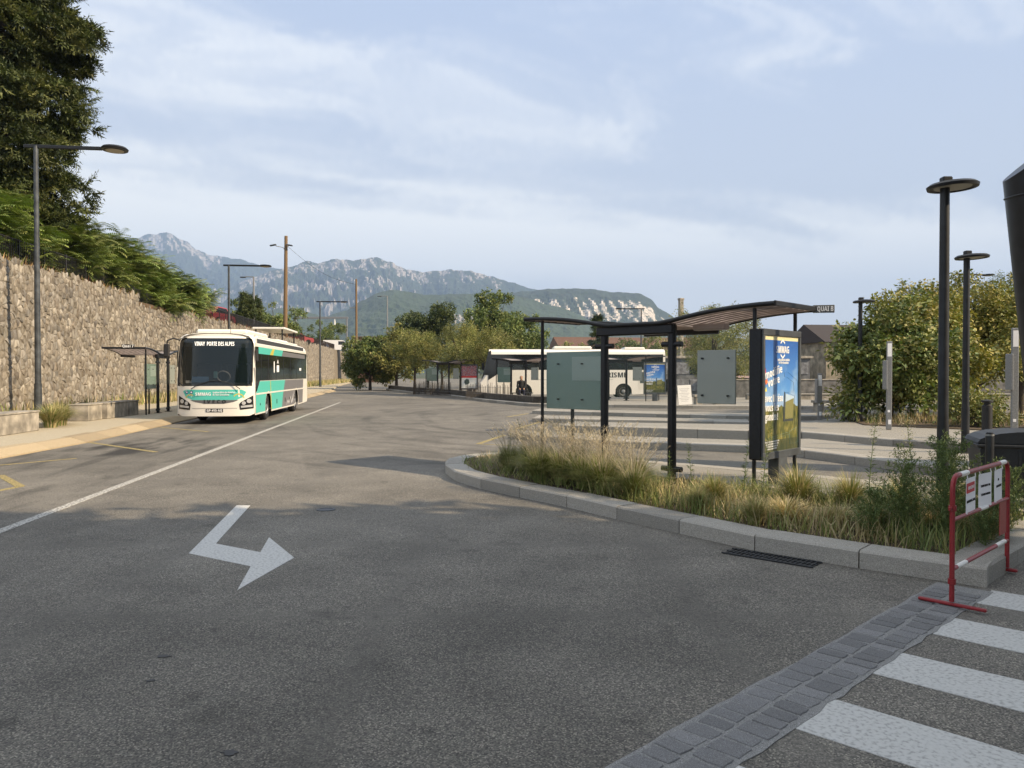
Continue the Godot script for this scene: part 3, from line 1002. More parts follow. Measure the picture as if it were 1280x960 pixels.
func poster_image(kind: int) -> ImageTexture:
	var w := 256
	var h := 384
	var im := Image.create(w, h, false, Image.FORMAT_RGB8)
	var nz := FastNoiseLite.new()
	nz.frequency = 0.012; nz.fractal_octaves = 4; nz.seed = 5
	var n2 := FastNoiseLite.new()
	n2.frequency = 0.03; n2.seed = 6
	for j in h:
		var v := float(j) / h
		for i in w:
			var u := float(i) / w
			var c: Color
			if kind == 0:
				c = Color(0.13, 0.33, 0.66).lerp(Color(0.32, 0.55, 0.82), clampf(v * 2.2, 0, 1))
				c = c.lerp(Color(0.68, 0.74, 0.84), clampf((v - 0.30) * 3.0 + nz.get_noise_2d(i, j) * 0.9, 0, 1) * 0.7)
				if v > 0.61 + 0.03 * nz.get_noise_2d(i * 2, 0):
					c = Color(0.42, 0.40, 0.16).lerp(Color(0.24, 0.27, 0.10), clampf(0.5 + n2.get_noise_2d(i * 1.6, j * 0.6), 0, 1))
					c = c.lerp(Color(0.64, 0.58, 0.32), clampf(n2.get_noise_2d(i * 2.0 + 90, j * 0.7) * 1.4, 0, 1))
					if v > 0.9: c = c.lerp(Color(0.13, 0.15, 0.10), 0.5)
				if v < 0.035: c = Color(0.88, 0.84, 0.66)
			else:
				c = Color(0.90, 0.90, 0.88)
				if v < 0.46:
					c = [Color(0.75, 0.16, 0.17), Color(0.16, 0.17, 0.2), Color(0.92, 0.88, 0.85), Color(0.17, 0.24, 0.5), Color(0.55, 0.12, 0.14)][int(absf(nz.get_noise_2d(i * 3.0, j * 3.0)) * 14.0) % 5]
				elif v < 0.54: c = Color(0.80, 0.10, 0.12)
				elif Vector2(u - 0.35, (v - 0.72) * 1.3).length() < 0.17 + 0.05 * n2.get_noise_2d(i, j): c = Color(0.20, 0.28, 0.27)
			im.set_pixel(i, j, c)
	return ImageTexture.create_from_image(im)

func poly_part(called: String, pts: Array, z: float, m: Material, parent: Node, thick := 0.003) -> MeshInstance3D:
	var pv := PackedVector2Array()
	for p in pts: pv.append(Vector2(p[0], p[1]))
	var b := MB.new()
	b.prism(pv, z, z + thick)
	return part(called, b, m, parent)

# advertising case; faces local +z, base at its foot
func ad_panel(label: String, at: Vector3, turn: float, kind: int) -> Node3D:
	var a := thing("advertising_panel", label, "advertising panel", at, turn, "advertising panels")
	part("pedestal", bx(Vector3(0.30, 0.42, 0.16), Vector3(0.02, 0.19, -0.06), 0.01), M.grey_paint, a)
	part("case", bx(Vector3(1.24, 1.82, 0.19), Vector3(0, 1.29, -0.10), 0.015), M.black_metal, a)
	for q in [[0.0, 2.155, 1.24, 0.09], [0.0, 0.43, 1.24, 0.10]]:
		part("frame_bar", bx(Vector3(q[2], q[3], 0.03), Vector3(q[0], q[1], 0.008), 0.006), M.grey_paint, a)
	for x in [-0.59, 0.59]:
		part("frame_bar", bx(Vector3(0.06, 1.63, 0.03), Vector3(x, 1.295, 0.008), 0.006), M.grey_paint, a)
	var mp := StandardMaterial3D.new()
	mp.albedo_texture = M["poster%d" % kind]
	mp.roughness = 0.35
	var b := MB.new()
	b.quaduv(Vector3(-0.56, 0.48, -0.001), Vector3(0.56, 0.48, -0.001), Vector3(0.56, 2.11, -0.001), Vector3(-0.56, 2.11, -0.001))
	var po := part("poster", b, mp, a)
	if kind == 0:
		po.set_meta("label", "blue poster with a bus mirror, white lettering and a dry meadow")
		var W: Material = M.print_white
		lettering("SMMAG", 0.14, W, po, Vector3(0.03, 1.92, 0.002), Vector3.ZERO, true, 0.42)
		poly_part("logo_chevron", [[-0.04, 2.00], [0.03, 2.045], [0.10, 2.00], [0.10, 2.025], [0.03, 2.07], [-0.04, 2.025]], 0.0, W, po)
		poly_part("logo_chevron", [[-0.04, 1.86], [0.03, 1.815], [0.10, 1.86], [0.10, 1.835], [0.03, 1.79], [-0.04, 1.835]], 0.0, W, po)
		lettering("Syndicat Mixte des Mobilités", 0.045, W, po, Vector3(0.06, 1.775, 0.002), Vector3.ZERO, true, 0.40)
		lettering("de l'Aire Grenobloise", 0.045, W, po, Vector3(0.06, 1.735, 0.002), Vector3.ZERO, true, 0.32)
		lettering("modifie", 0.15, W, po, Vector3(-0.26, 1.60, 0.002), Vector3(0, 0, 0.18), true)
		lettering("votre", 0.15, W, po, Vector3(-0.26, 1.47, 0.002), Vector3(0, 0, 0.18), true)
		poly_part("colour_dot", [[-0.54, 1.56], [-0.50, 1.56], [-0.51, 1.66]], 0.0, mat(Color(0.6, 0.06, 0.12), 0.5), po)
		poly_part("colour_dot", [[-0.50, 1.42], [-0.44, 1.46], [-0.47, 1.51], [-0.53, 1.48]], 0.0, mat(Color(0.7, 0.16, 0.05), 0.5), po)
		poly_part("colour_dot", [[-0.54, 1.33], [-0.47, 1.33], [-0.49, 1.40]], 0.0, mat(Color(0.7, 0.62, 0.10), 0.5), po)
		lettering("avec M réso", 0.14, W, po, Vector3(-0.25, 1.23, 0.002), Vector3.ZERO, true, 0.58)
		lettering("vous les", 0.14, W, po, Vector3(-0.31, 1.10, 0.002), Vector3.ZERO, true, 0.42)
		lettering("grandes !", 0.14, W, po, Vector3(-0.32, 0.97, 0.002), Vector3.ZERO, true, 0.40)
		var dk := mat(Color(0.03, 0.035, 0.045), 0.5)
		# printed picture of a bus door mirror
		poly_part("printed_mirror", [[0.08, 1.590], [0.20, 1.600], [0.54, 1.470], [0.56, 0.830], [0.45, 0.830], [0.44, 1.250], [0.14, 1.310], [0.12, 1.300], [0.42, 1.320], [0.40, 1.450], [0.17, 1.530], [0.10, 1.530]], 0.0, dk, po)
		poly_part("printed_mirror", [[0.05, 0.890], [0.09, 1.320], [0.12, 1.300], [0.10, 0.920], [0.38, 0.920], [0.40, 0.890]], 0.0, dk, po)
		poly_part("printed_reflection", [[0.11, 0.930], [0.13, 1.170], [0.41, 1.220], [0.38, 0.930]], 0.0, mat(Color(0.34, 0.32, 0.10), 0.6, 0.0, M.speck, 6.0), po)
		poly_part("printed_sky", [[0.13, 1.170], [0.135, 1.290], [0.42, 1.240], [0.41, 1.220]], 0.0, mat(Color(0.40, 0.52, 0.66), 0.6), po)
		poly_part("printed_arc", [[-0.54, 0.66], [0.22, 0.73], [0.22, 0.64], [0.26, 0.64], [0.26, 0.735], [0.52, 0.79], [0.56, 0.56], [0.28, 0.56], [0.28, 0.70], [-0.54, 0.64]], 0.001, mat(Color(0.20, 0.50, 0.60), 0.5), po)
		for k in 4: lettering("Découvrez le réseau sur notre site", 0.035, W, po, Vector3(-0.30, 0.625 - k * 0.033, 0.002), Vector3(0, 0, 0.02), false, 0.44 - 0.05 * k)
	var gp := MB.new()
	gp.quad(Vector3(-0.56, 0.48, 0.014), Vector3(0.56, 0.48, 0.014), Vector3(0.56, 2.11, 0.014), Vector3(-0.56, 2.11, 0.014))
	part("glass_pane", gp, M.glass, a)
	return a

func shelters() -> void:
	M.roof_sheet = mat(Color(0.72, 0.66, 0.63), 0.6, 0.0, M.grime, 0.9)
	M.roof_sheet.backlight_enabled = true
	M.roof_sheet.backlight = lin(0.9, 0.80, 0.76)
	M.roof_rib = mat(Color(0.36, 0.31, 0.29), 0.6)
	M.board_green = mat(Color(0.165, 0.235, 0.205), 0.18)
	M.board_sheet = mat(Color(0.25, 0.315, 0.285), 0.4)
	M.board_grey = mat(Color(0.29, 0.31, 0.285), 0.4)
	M.poster0 = poster_image(0)
	M.poster1 = poster_image(1)
	var turn := -0.76
	var s := shelter("black framed glass bus shelter with curved roof standing on the planted island", P(1.95, 12.05, PLAT), turn)
	# platform sign on the far roof corner
	var sp := part("sign_plate", bx(Vector3(0.30, 0.115, 0.03), Vector3.ZERO, 0.006), mat(Color(0.10, 0.105, 0.105), 0.5), s)
	sp.position = Vector3(2.40, 2.53, -1.30)
	sp.rotation.y = 0.76 - 0.25
	lettering("QUAI B", 0.10, M.print_white, sp, Vector3(0.02, 0.0, 0.018), Vector3.ZERO, true, 0.22)
	ad_panel("tall advertising panel with a blue poster at the end of the near shelter", P(3.86, 11.02, PLAT), -0.76 + PI / 2.0, 0)
	shelter("far bus shelter before the trees beside the red and white poster", P(-5.1, 57.0, PLAT), turn)
	shelter("far bus shelter before the front wheel of the white coach", P(0.4, 48.6, PLAT), turn)
	shelter("far bus shelter before the rear of the white coach", P(6.1, 44.6, PLAT), turn)
	ad_panel("small advertising panel with a red and white poster under the far trees", P(-3.1, 55.6, PLAT), -0.15, 1)
	ad_panel("small advertising panel with a blue poster before the white coach", P(8.05, 43.4, PLAT), -0.1, 0)
	var l := shelter("dark bus shelter on the left pavement beside the front of the bus", P(-14.15, 31.2, 0.15), -1.45 + PI, true)
	var lp := part("sign_plate", bx(Vector3(0.46, 0.13, 0.03), Vector3.ZERO, 0.006), M.black, l)
	lp.position = Vector3(-2.35, 2.60, -0.5)
	lp.rotation.y = -PI / 2.0
	lettering("Quai 7", 0.14, M.print_white, lp, Vector3(0, 0, 0.018), Vector3.ZERO, true, 0.40)
	# pale roofed shelter behind the bus
	var w := thing("bus_shelter", "bus shelter with a pale flat roof behind the rear of the bus", "bus shelter", P(-15.0, 49.0, 0.15), 0.12, "bus shelters")
	part("roof", bx(Vector3(1.9, 0.12, 5.0), Vector3(0, 4.3, 0), 0.02), M.white, w)
	for q in [[-0.8, -2.2], [-0.8, 2.2], [0.75, -2.2], [0.75, 2.2]]:
		part("post", bx(Vector3(0.08, 4.25, 0.08), Vector3(q[0], 2.12, q[1]), 0.01), M.black_metal, w)
	part("back_panel", bx(Vector3(0.03, 3.6, 4.3), Vector3(-0.8, 2.2, 0), 0.005), M.dark_paint, w)

# ---------- lamps and furniture ----------
func street_lamp(label: String, at: Vector3, turn: float, h := 9.7, arm := 2.25) -> void:
	var l := thing("street_lamp", label, "street lamp", at, turn, "tall street lamps with one arm")
	part("pole", tb([Vector3.ZERO, Vector3(0, 1.2, 0), Vector3(0, 1.22, 0), Vector3(0, h, 0)], [0.135, 0.125, 0.105, 0.075], 14), M.grey_paint, l)
	part("arm", bx(Vector3(arm + 0.4, 0.13, 0.09), Vector3((arm - 0.4) / 2.0, h - 0.02, 0), 0.02), M.black_metal, l)
	var b := MB.new()
	b.lathe([Vector2(0, -0.07), Vector2(0.34, -0.07), Vector2(0.36, -0.05), Vector2(0.44, -0.05), Vector2(0.46, 0.0), Vector2(0.40, 0.06), Vector2(0, 0.09)], 26, Transform3D(Basis(), Vector3(arm + 0.42, h - 0.02, 0)))
	var hd := part("lamp_head", b, M.black_metal, l)
	var e := MB.new()
	e.lathe([Vector2(0, -0.078), Vector2(0.30, -0.078), Vector2(0.31, -0.068)], 22, Transform3D(Basis(), Vector3(arm + 0.42, h - 0.02, 0)))
	part("lens", e, mat(Color(0.34, 0.30, 0.25), 0.4), hd)

func disc_lamp(label: String, at: Vector3, turn: float, h: float) -> void:
	var l := thing("disc_lamp", label, "lamp post", at, turn, "short lamp posts with disc heads")
	part("pole", tb([Vector3.ZERO, Vector3(0, 0.9, 0), Vector3(0, 0.92, 0), Vector3(0, h, 0)], [0.075, 0.072, 0.066, 0.058], 14), M.dark_paint, l)
	part("base_plate", bx(Vector3(0.26, 0.02, 0.26), Vector3(0, 0.012, 0), 0.004), M.dark_paint, l)
	part("bracket", bx(Vector3(0.13, 0.10, 0.11), Vector3(0.015, h + 0.01, 0), 0.015), M.black_metal, l)
	var b := MB.new()
	var xf := Transform3D(Basis(Vector3.BACK, 0.03), Vector3(0.09, h - 0.05, 0.02))
	b.lathe([Vector2(0, -0.025), Vector2(0.26, -0.03), Vector2(0.27, -0.045), Vector2(0.30, -0.045), Vector2(0.31, -0.01), Vector2(0.27, 0.02), Vector2(0.10, 0.045), Vector2(0, 0.05)], 30, xf)
	var hd := part("lamp_head", b, M.black_metal, l)
	var e := MB.new()
	e.lathe([Vector2(0, -0.034), Vector2(0.22, -0.036), Vector2(0.225, -0.028)], 24, xf)
	part("lens", e, mat(Color(0.30, 0.29, 0.26), 0.4), hd)

func totem(label: String, at: Vector3, turn: float, h: float, panel: bool) -> void:
	var t := thing("platform_totem", label, "sign post", at, turn, "slim grey platform sign posts")
	part("mast", bx(Vector3(0.13, h, 0.07), Vector3(0, h / 2.0, 0), 0.012), M.galv, t)
	part("name_strip", bx(Vector3(0.10, 0.34, 0.004), Vector3(0, h - 0.22, 0.037)), M.print_white, t)
	part("sticker", bx(Vector3(0.07, 0.12, 0.004), Vector3(0.01, 0.20, 0.037)), M.print_white, t)
	part("sticker", bx(Vector3(0.06, 0.06, 0.004), Vector3(-0.01, 0.48, 0.037)), M.print_white, t)
	if panel:
		part("timetable_case", bx(Vector3(0.05, 0.75, 0.30), Vector3(-0.10, h * 0.62, 0.0), 0.01), M.galv, t)

func furniture() -> void:
	street_lamp("tall grey street lamp nearest the conifer, rising before the stone wall", P(-17.0, 27.6, 0.15), 0.12)
	street_lamp("tall street lamp rising just behind the bus roof", P(-21.3, 58.0, 0.15), 0.12)
	street_lamp("tall street lamp at the foot of the far stone wall beyond the bus", P(-21.8, 87.5, 0.15), 0.12)
	street_lamp("distant street lamp rising behind the right disc lamp and yellow tree", P(36.0, 62.0), 0.2)
	street_lamp("distant street lamp whose head shows above the left edge of the yellow tree", P(42.5, 84.0), PI, 9.5)
	street_lamp("distant street lamp with an arm to the left before the cliff mountain", P(15.6, 93.0), PI, 9.5)
	disc_lamp("nearest dark disc lamp post rising from the weeds on the island", P(5.66, 10.1, 0.15), 0.0, 4.1)
	disc_lamp("second dark disc lamp post on the paved platform", P(9.02, 15.3, PLAT), 0.0, 3.95)
	disc_lamp("farthest disc lamp post before the dark bush", P(10.4, 23.0, 0.28), 0.0, 3.66)
	totem("slim sign post in front of the dark bush", P(9.75, 19.9, 0.28), -0.2, 2.28, true)
	totem("shortest sign post beside the grey litter bin", P(9.6, 24.0, 0.28), -0.2, 1.45, true)
	totem("slim sign post at the right edge beside the black bollard", P(10.45, 16.0, 0.28), -0.2, 2.4, true)
	# litter bin
	var b := thing("litter_bin", "grey litter bin with a rounded lid beside the dark bush", "litter bin", P(10.55, 24.3, 0.28), -0.15)
	var body := MB.new()
	body.lathe([Vector2(0.17, 0.05), Vector2(0.23, 0.60), Vector2(0.235, 0.62)], 4, Transform3D(Basis(Vector3.UP, PI / 4).scaled(Vector3(1.25, 1, 1.1)), Vector3.ZERO))
	part("body", body, M.galv, b)
	part("lid", bx(Vector3(0.46, 0.09, 0.42), Vector3(0, 0.67, 0), 0.03), M.grey_paint, b)
	part("foot", bx(Vector3(0.26, 0.06, 0.22), Vector3(0, 0.03, 0), 0.01), M.dark_paint, b)
	part("sticker", bx(Vector3(0.10, 0.10, 0.004), Vector3(0.03, 0.38, 0.226)), M.print_white, b)
	# bollard
	var bo := thing("bollard", "thick black bollard with a flared cap on the paved platform", "bollard", P(10.5, 17.0, 0.28), 0.0)
	part("shaft", tb([Vector3.ZERO, Vector3(0, 0.74, 0)], [0.105], 16), M.black, bo)
	var cap := MB.new()
	cap.lathe([Vector2(0.105, 0.74), Vector2(0.07, 0.77), Vector2(0.07, 0.80), Vector2(0.115, 0.82), Vector2(0.115, 0.86), Vector2(0, 0.885)], 16)
	part("cap", cap, M.black, bo)
	# wheeled refuse container at the right edge
	var d := thing("refuse_container", "dark grey wheeled refuse container behind the red barrier", "refuse container", P(6.22, 9.3, PLAT), -0.35)
	d.scale = Vector3.ONE * 0.84
	var cb := MB.new()
	cb.prism(PackedVector2Array([Vector2(-0.60, 0.14), Vector2(0.60, 0.14), Vector2(0.66, 0.80), Vector2(0.60, 0.92), Vector2(-0.60, 0.92), Vector2(-0.66, 0.80)]), -0.42, 0.42)
	part("body", cb, M.dark_plastic, d)
	part("rim", bx(Vector3(1.40, 0.06, 0.92), Vector3(0, 0.86, 0), 0.02), M.dark_plastic, d)
	var lid := MB.new()
	var lp := PackedVector2Array()
	for k in 11:
		var a := PI * k / 10.0
		lp.append(Vector2(0.70 * cos(a), 0.90 + 0.17 * sin(a)))
	lid.prism(lp, -0.45, 0.45)
	part("lid", lid, M.dark_plastic, d)
	for q in [-0.5, -0.17, 0.17, 0.5]:
		part("rib", bx(Vector3(0.05, 0.6, 0.03), Vector3(q, 0.5, 0.43), 0.01), M.dark_plastic, d)
	for q in [[-0.45, -0.3], [0.45, -0.3], [-0.45, 0.3], [0.45, 0.3]]:
		part("wheel", tb([Vector3(q[0] - 0.025, 0.075, q[1]), Vector3(q[0] + 0.025, 0.075, q[1])], [0.075], 14), M.rubber, d)
	var po := thing("marker_post", "short dark steel post with a pale band beside the refuse container", "post", P(5.50, 8.85, PLAT), 0.0)
	part("shaft", tb([Vector3.ZERO, Vector3(0, 0.86, 0)], [0.045], 14), M.dark_paint, po)
	part("band", tb([Vector3(0, 0.865, 0), Vector3(0, 0.885, 0)], [0.046], 14), M.galv, po)
	part("cap", tb([Vector3(0, 0.885, 0), Vector3(0, 0.905, 0)], [0.045, 0.03], 14), M.dark_paint, po)
	# leaning steel tube at the right edge
	var tc := thing("leaning_column", "thick leaning dark steel column with a slanted top at the right edge", "column", P(9.42, 13.0, PLAT), 0.0)
	var foot := Vector3.ZERO
	var axis := Vector3(-0.138, 1.0, 0.05).normalized()
	var sidev := axis.cross(Vector3.BACK).normalized()
	var fwd := sidev.cross(axis).normalized()
	var colb := MB.new()
	var H := 5.25
	var seg := 32
	for k in seg:
		var a0 := TAU * k / seg
		var a1 := TAU * (k + 1) / seg
		var u0 := sidev * cos(a0) + fwd * sin(a0)
		var u1 := sidev * cos(a1) + fwd * sin(a1)
		var h0 := H + 0.33 * cos(a0) + 0.10 * sin(a0)
		var h1 := H + 0.33 * cos(a1) + 0.10 * sin(a1)
		colb.trin(u0 * 0.50, axis * h1 + u1 * 0.55, u1 * 0.50, u0, u1, u1)
		colb.trin(u0 * 0.50, axis * h0 + u0 * 0.55, axis * h1 + u1 * 0.55, u0, u0, u1)
		colb.tri(axis * H, axis * h0 + u0 * 0.55, axis * h1 + u1 * 0.55)
	part("shell", colb, M.column, tc)
	var rg := []
	for k in 33:
		var a := TAU * k / 32.0
		rg.append(axis * 4.62 + (sidev * cos(a) + fwd * sin(a)) * 0.548)
	part("ring", tb(rg, [0.018], 6), M.column, tc)
	for k in 6:
		var a := 2.35 + R(-0.35, 0.25)
		var y := 4.25 - k * 0.25
		var u := sidev * cos(a) + fwd * sin(a)
		var tn := sidev * -sin(a) + fwd * cos(a)
		var mb := MB.new()
		var p := axis * y + u * (0.50 + 0.05 * y / H + 0.004)
		var pts := []
		for q in 9: pts.append(p + tn * cos(TAU * q / 9.0) * R(0.012, 0.03) + axis * sin(TAU * q / 9.0) * R(0.05, 0.12))
		for q in 9: mb.tri(p, pts[q], pts[(q + 1) % 9])
		part("scuff", mb, mat(Color(0.10, 0.11, 0.12), 0.7), tc)
	# storm drain grating by the island kerb
	var g := thing("drain_grating", "dark iron drain grating let into the road along the island kerb", "drain", P(2.44, 7.24, 0.0), -0.72)
	part("pit", bx(Vector3(0.86, 0.012, 0.24), Vector3(0, -0.001, 0)), M.black, g)
	for k in 19:
		part("slat", bx(Vector3(0.016, 0.012, 0.22), Vector3(-0.40 + k * 0.0445, 0.009, 0), 0.003), M.dark_paint, g)
	for z in [-0.115, 0.0, 0.115]:
		part("rim", bx(Vector3(0.88, 0.014, 0.018), Vector3(0, 0.009, z), 0.003), M.dark_paint, g)
	# concrete blocks on the pavement
	var dir := 0.10
	for q in [[-13.3, 20.3, "long pale concrete block at the left edge before the wall", 2.0], [-14.35, 25.9, "concrete block nearest the dry weeds below the tall street lamp", 1.1], [-14.45, 27.6, "middle concrete block of the row before the left shelter", 1.9], [-14.62, 29.15, "last concrete block of the row touching the left shelter", 0.8]]:
		var c := thing("concrete_block", q[2], "concrete block", P(q[0], q[1], 0.15), 0.119, "concrete blocks on the left pavement")
		part("block", bx(Vector3(0.62, 0.52, q[3]), Vector3(0, 0.26, 0), 0.02), M.concrete, c)
		part("capping", bx(Vector3(0.66, 0.045, q[3] + 0.03), Vector3(0, 0.54, 0), 0.01), M.concrete, c)
	barrier()
	board()
	fences()

func barrier() -> void:
	var a := P(3.27, 5.70)
	var e := P(4.33, 6.71)
	var dir := (e - a).normalized()
	var len := (e - a).length()
	var turn := atan2(-dir.z, dir.x)
	var b := thing("crowd_barrier", "red and white steel crowd barrier with paper notices at the zebra crossing", "barrier", a, turn)
	var red := mat(Color(0.36, 0.022, 0.028), 0.42, 0.0, M.fine, 2.0)
	var pts := [Vector3(0, 0.05, 0), Vector3(0, 0.86, 0)]
	for k in 7:
		var t := PI / 2 * k / 6.0
		pts.append(Vector3(0.10 - 0.10 * cos(t), 0.88 + 0.10 * sin(t), 0))
	for k in 7:
		var t := PI / 2 * k / 6.0
		pts.append(Vector3(len - 0.10 + 0.10 * sin(t), 0.88 + 0.10 * cos(t), 0))
	pts.append(Vector3(len, 0.05, 0))
	part("hoop", tb(pts, [0.0185], 12), red, b)
	var midr := part("rail", tb([Vector3(0, 0.655, 0), Vector3(len, 0.655, 0)], [0.015], 10), red, b)
	var lowr := part("rail", tb([Vector3(0, 0.29, 0), Vector3(len, 0.29, 0)], [0.017], 10), red, b)
	for q in [[0.16, 0.34, 0.98, 0.020], [1.20, 1.36, 0.98, 0.020]]:
		part("white_band", tb([Vector3(q[0], q[2], 0), Vector3(q[1], q[2], 0)], [q[3]], 12), M.white, b)
	part("white_band", tb([Vector3(0.66, 0.655, 0), Vector3(0.86, 0.655, 0)], [0.0165], 10), M.white, midr)
	for q in [[0.10, 0.32], [1.12, 1.38]]:
		part("white_band", tb([Vector3(q[0], 0.29, 0), Vector3(q[1], 0.29, 0)], [0.0185], 10), M.white, lowr)
	part("foot", bx(Vector3(0.036, 0.022, 0.46), Vector3(0, 0.03, 0), 0.006), red, b)
	part("foot", bx(Vector3(0.045, 0.025, 0.20), Vector3(len, 0.03, -0.02), 0.006), red, b)
	for y in [0.20, 0.745]:
		part("clamp", tb([Vector3(0, y - 0.02, 0), Vector3(0, y + 0.02, 0)], [0.028], 10), red, b)
	part("hook", bx(Vector3(0.05, 0.03, 0.02), Vector3(-0.04, 0.745, 0), 0.004), red, b)
	part("plate", bx(Vector3(0.20, 0.28, 0.006), Vector3(len - 0.14, 0.50, 0), 0.002), mat(Color(0.48, 0.07, 0.06), 0.5, 0.0, M.fine, 2.0), b)
	# notices tied on with white string
	var paper := mat(Color(0.84, 0.85, 0.88), 0.7)
	paper.backlight_enabled = true
	paper.backlight = lin(0.4, 0.4, 0.42)
	var texts := [["BUS notice with a red heading", 0.42, 0.29], ["notice with two lines of black print", 0.80, 0.29], ["notice with small black print beside the far post", 1.17, 0.27]]
	for k in 3:
		var cx: float = texts[k][1]
		var n := thing("paper_notice", ["white paper notice with a red heading tied to the barrier", "middle white paper notice tied to the barrier", "white paper notice tied nearest the far barrier post"][k], "notice", a + dir * cx + Vector3(0, 0.80, 0), turn + [0.05, -0.06, 0.04][k], "paper notices on the barrier")
		var w: float = texts[k][2]
		var sh := MB.new()
		var nx := 8
		for i in nx:
			for j in 6:
				var x0 := -w / 2 + w * i / nx; var x1 := -w / 2 + w * (i + 1) / nx
				var y0 := -0.135 + 0.27 * j / 6.0; var y1 := -0.135 + 0.27 * (j + 1) / 6.0
				var f := func(x: float, y: float) -> float: return 0.003 * sin(x * 22.0 + k) * cos(y * 9.0) + 0.003
				sh.quad(Vector3(x0, y0, f.call(x0, y0)), Vector3(x1, y0, f.call(x1, y0)), Vector3(x1, y1, f.call(x1, y1)), Vector3(x0, y1, f.call(x0, y1)))
		part("sheet", sh, paper, n)
		for q in [-0.42, 0.42]:
			part("string", tb([Vector3(w * q, 0.125, 0.008), Vector3(w * q + R(-0.03, 0.03), 0.185, 0.0)], [0.004], 5), M.print_white, n)
			part("string", tb([Vector3(w * q, -0.13, 0.008), Vector3(w * q * 0.9 + R(-0.04, 0.02), -0.15, 0.0)], [0.004], 5), M.print_white, n)
		if k == 0:
			part("red_heading", bx(Vector3(w * 0.78, 0.075, 0.003), Vector3(-0.02, 0.06, 0.008)), mat(Color(0.55, 0.03, 0.04), 0.6), n)
			lettering("URGENT", 0.032, M.print_white, n, Vector3(-0.02, 0.06, 0.010), Vector3.ZERO, false, w * 0.62)
			lettering("PARKING BUS", 0.026, M.ink, n, Vector3(-0.005, -0.045, 0.007), Vector3.ZERO, false, w * 0.84)
		elif k == 1:
			lettering("INTERDIT DE", 0.023, M.ink, n, Vector3(0.0, 0.035, 0.007), Vector3.ZERO, false, w * 0.70)
			lettering("STATIONNER", 0.023, M.ink, n, Vector3(0.0, -0.035, 0.007), Vector3.ZERO, false, w * 0.70)
		else:
			lettering("AU", 0.025, M.ink, n, Vector3(-0.02, 0.05, 0.007), Vector3.ZERO, false)
			lettering("MOMENT", 0.025, M.ink, n, Vector3(0.0, -0.005, 0.007), Vector3.ZERO, false, w * 0.6)

func board() -> void:
	var b := thing("notice_placard", "white placard with small print leaning on a stand between the platforms", "placard", P(8.35, 37.2, PLAT), 0.05)
	var bs := Basis(Vector3.RIGHT, -0.12) * Basis(Vector3.BACK, 0.05)
	part("sheet", bx(Vector3(0.66, 0.95, 0.02), Vector3(0, 0.52, 0), 0.004, bs), M.white, b)
	for k in 9:
		part("printed_line", bx(Vector3(0.5 - 0.1 * (k % 3), 0.02, 0.003), Vector3(-0.02, 0.82 - k * 0.075, 0.012 - (0.30 - k * 0.075) * 0.12), 0.0, bs), mat(Color(0.45, 0.45, 0.45), 0.8), b)
	part("stand", tb([Vector3(0.2, 0.0, -0.25), Vector3(0.1, 0.9, -0.05)], [0.015], 6), M.galv, b)
	part("stand", tb([Vector3(-0.2, 0.0, -0.25), Vector3(-0.1, 0.9, -0.05)], [0.015], 6), M.galv, b)
	# concrete benches beyond the platforms
	for q in [[9.9, 39.0, "pale concrete bench beyond the white placard", 1.5], [13.4, 41.0, "second concrete bench before the low grey building", 1.6], [14.6, 35.2, "concrete bench left of the grey litter bin", 1.7]]:
		var c := thing("concrete_bench", q[2], "bench", P(q[0], q[1], 0.14 if q[1] > 36 else 0.0), 0.1, "concrete benches")
		part("seat", bx(Vector3(q[3], 0.12, 0.5), Vector3(0, 0.44, 0), 0.015), M.concrete, c)
		part("leg", bx(Vector3(0.3, 0.39, 0.45), Vector3(-q[3] / 2 + 0.25, 0.19, 0), 0.01), M.concrete, c)
		part("leg", bx(Vector3(0.3, 0.39, 0.45), Vector3(q[3] / 2 - 0.25, 0.19, 0), 0.01), M.concrete, c)

func fences() -> void:
	# low chestnut paling beside the far shelters
	var wood := mat(Color(0.10, 0.085, 0.07), 0.95, 0.0, M.fine, 3.0)
	for q in [[Vector2(-3.0, 49.6), Vector2(0.0, 45.6), "low grey paling fence before the coach front wheel"], [Vector2(-7.4, 58.4), Vector2(-4.2, 53.2), "low grey paling fence before the farthest shelter"]]:
		var f := thing("paling_fence", q[2], "fence", Vector3.ZERO, 0.0, "low paling fences")
		var a: Vector2 = q[0]
		var b: Vector2 = q[1]
		var n := int(a.distance_to(b) / 0.13)
		for k in n:
			var p := a.lerp(b, (k + 0.5) / n)
			var h := R(0.75, 1.0)
			part("pale", tb([P(p.x, p.y, 0.15), P(p.x + R(-0.03, 0.03), p.y, 0.15 + h)], [R(0.018, 0.03), 0.012], 5), wood, f)
		for y in [0.45, 0.85]:
			part("wire", tb([P(a.x, a.y, y), P(b.x, b.y, y)], [0.008], 4), M.galv, f)

# ---------- vehicles ----------
const BW := 1.275
# bus front: surface depth at (x, y); local axes: x to the viewer's right, y up, +z towards the viewer, front near z = 0
func front_z(x: float, y: float) -> float:
	var u := absf(x) / BW
	return -0.30 * pow(u, 3.2) - 0.11 * maxf(y - 1.30, 0.0) - 0.05 * maxf(0.75 - y, 0.0) - 0.35 * pow(clampf((y - 2.75) / 0.45, 0.0, 1.0), 2.0)

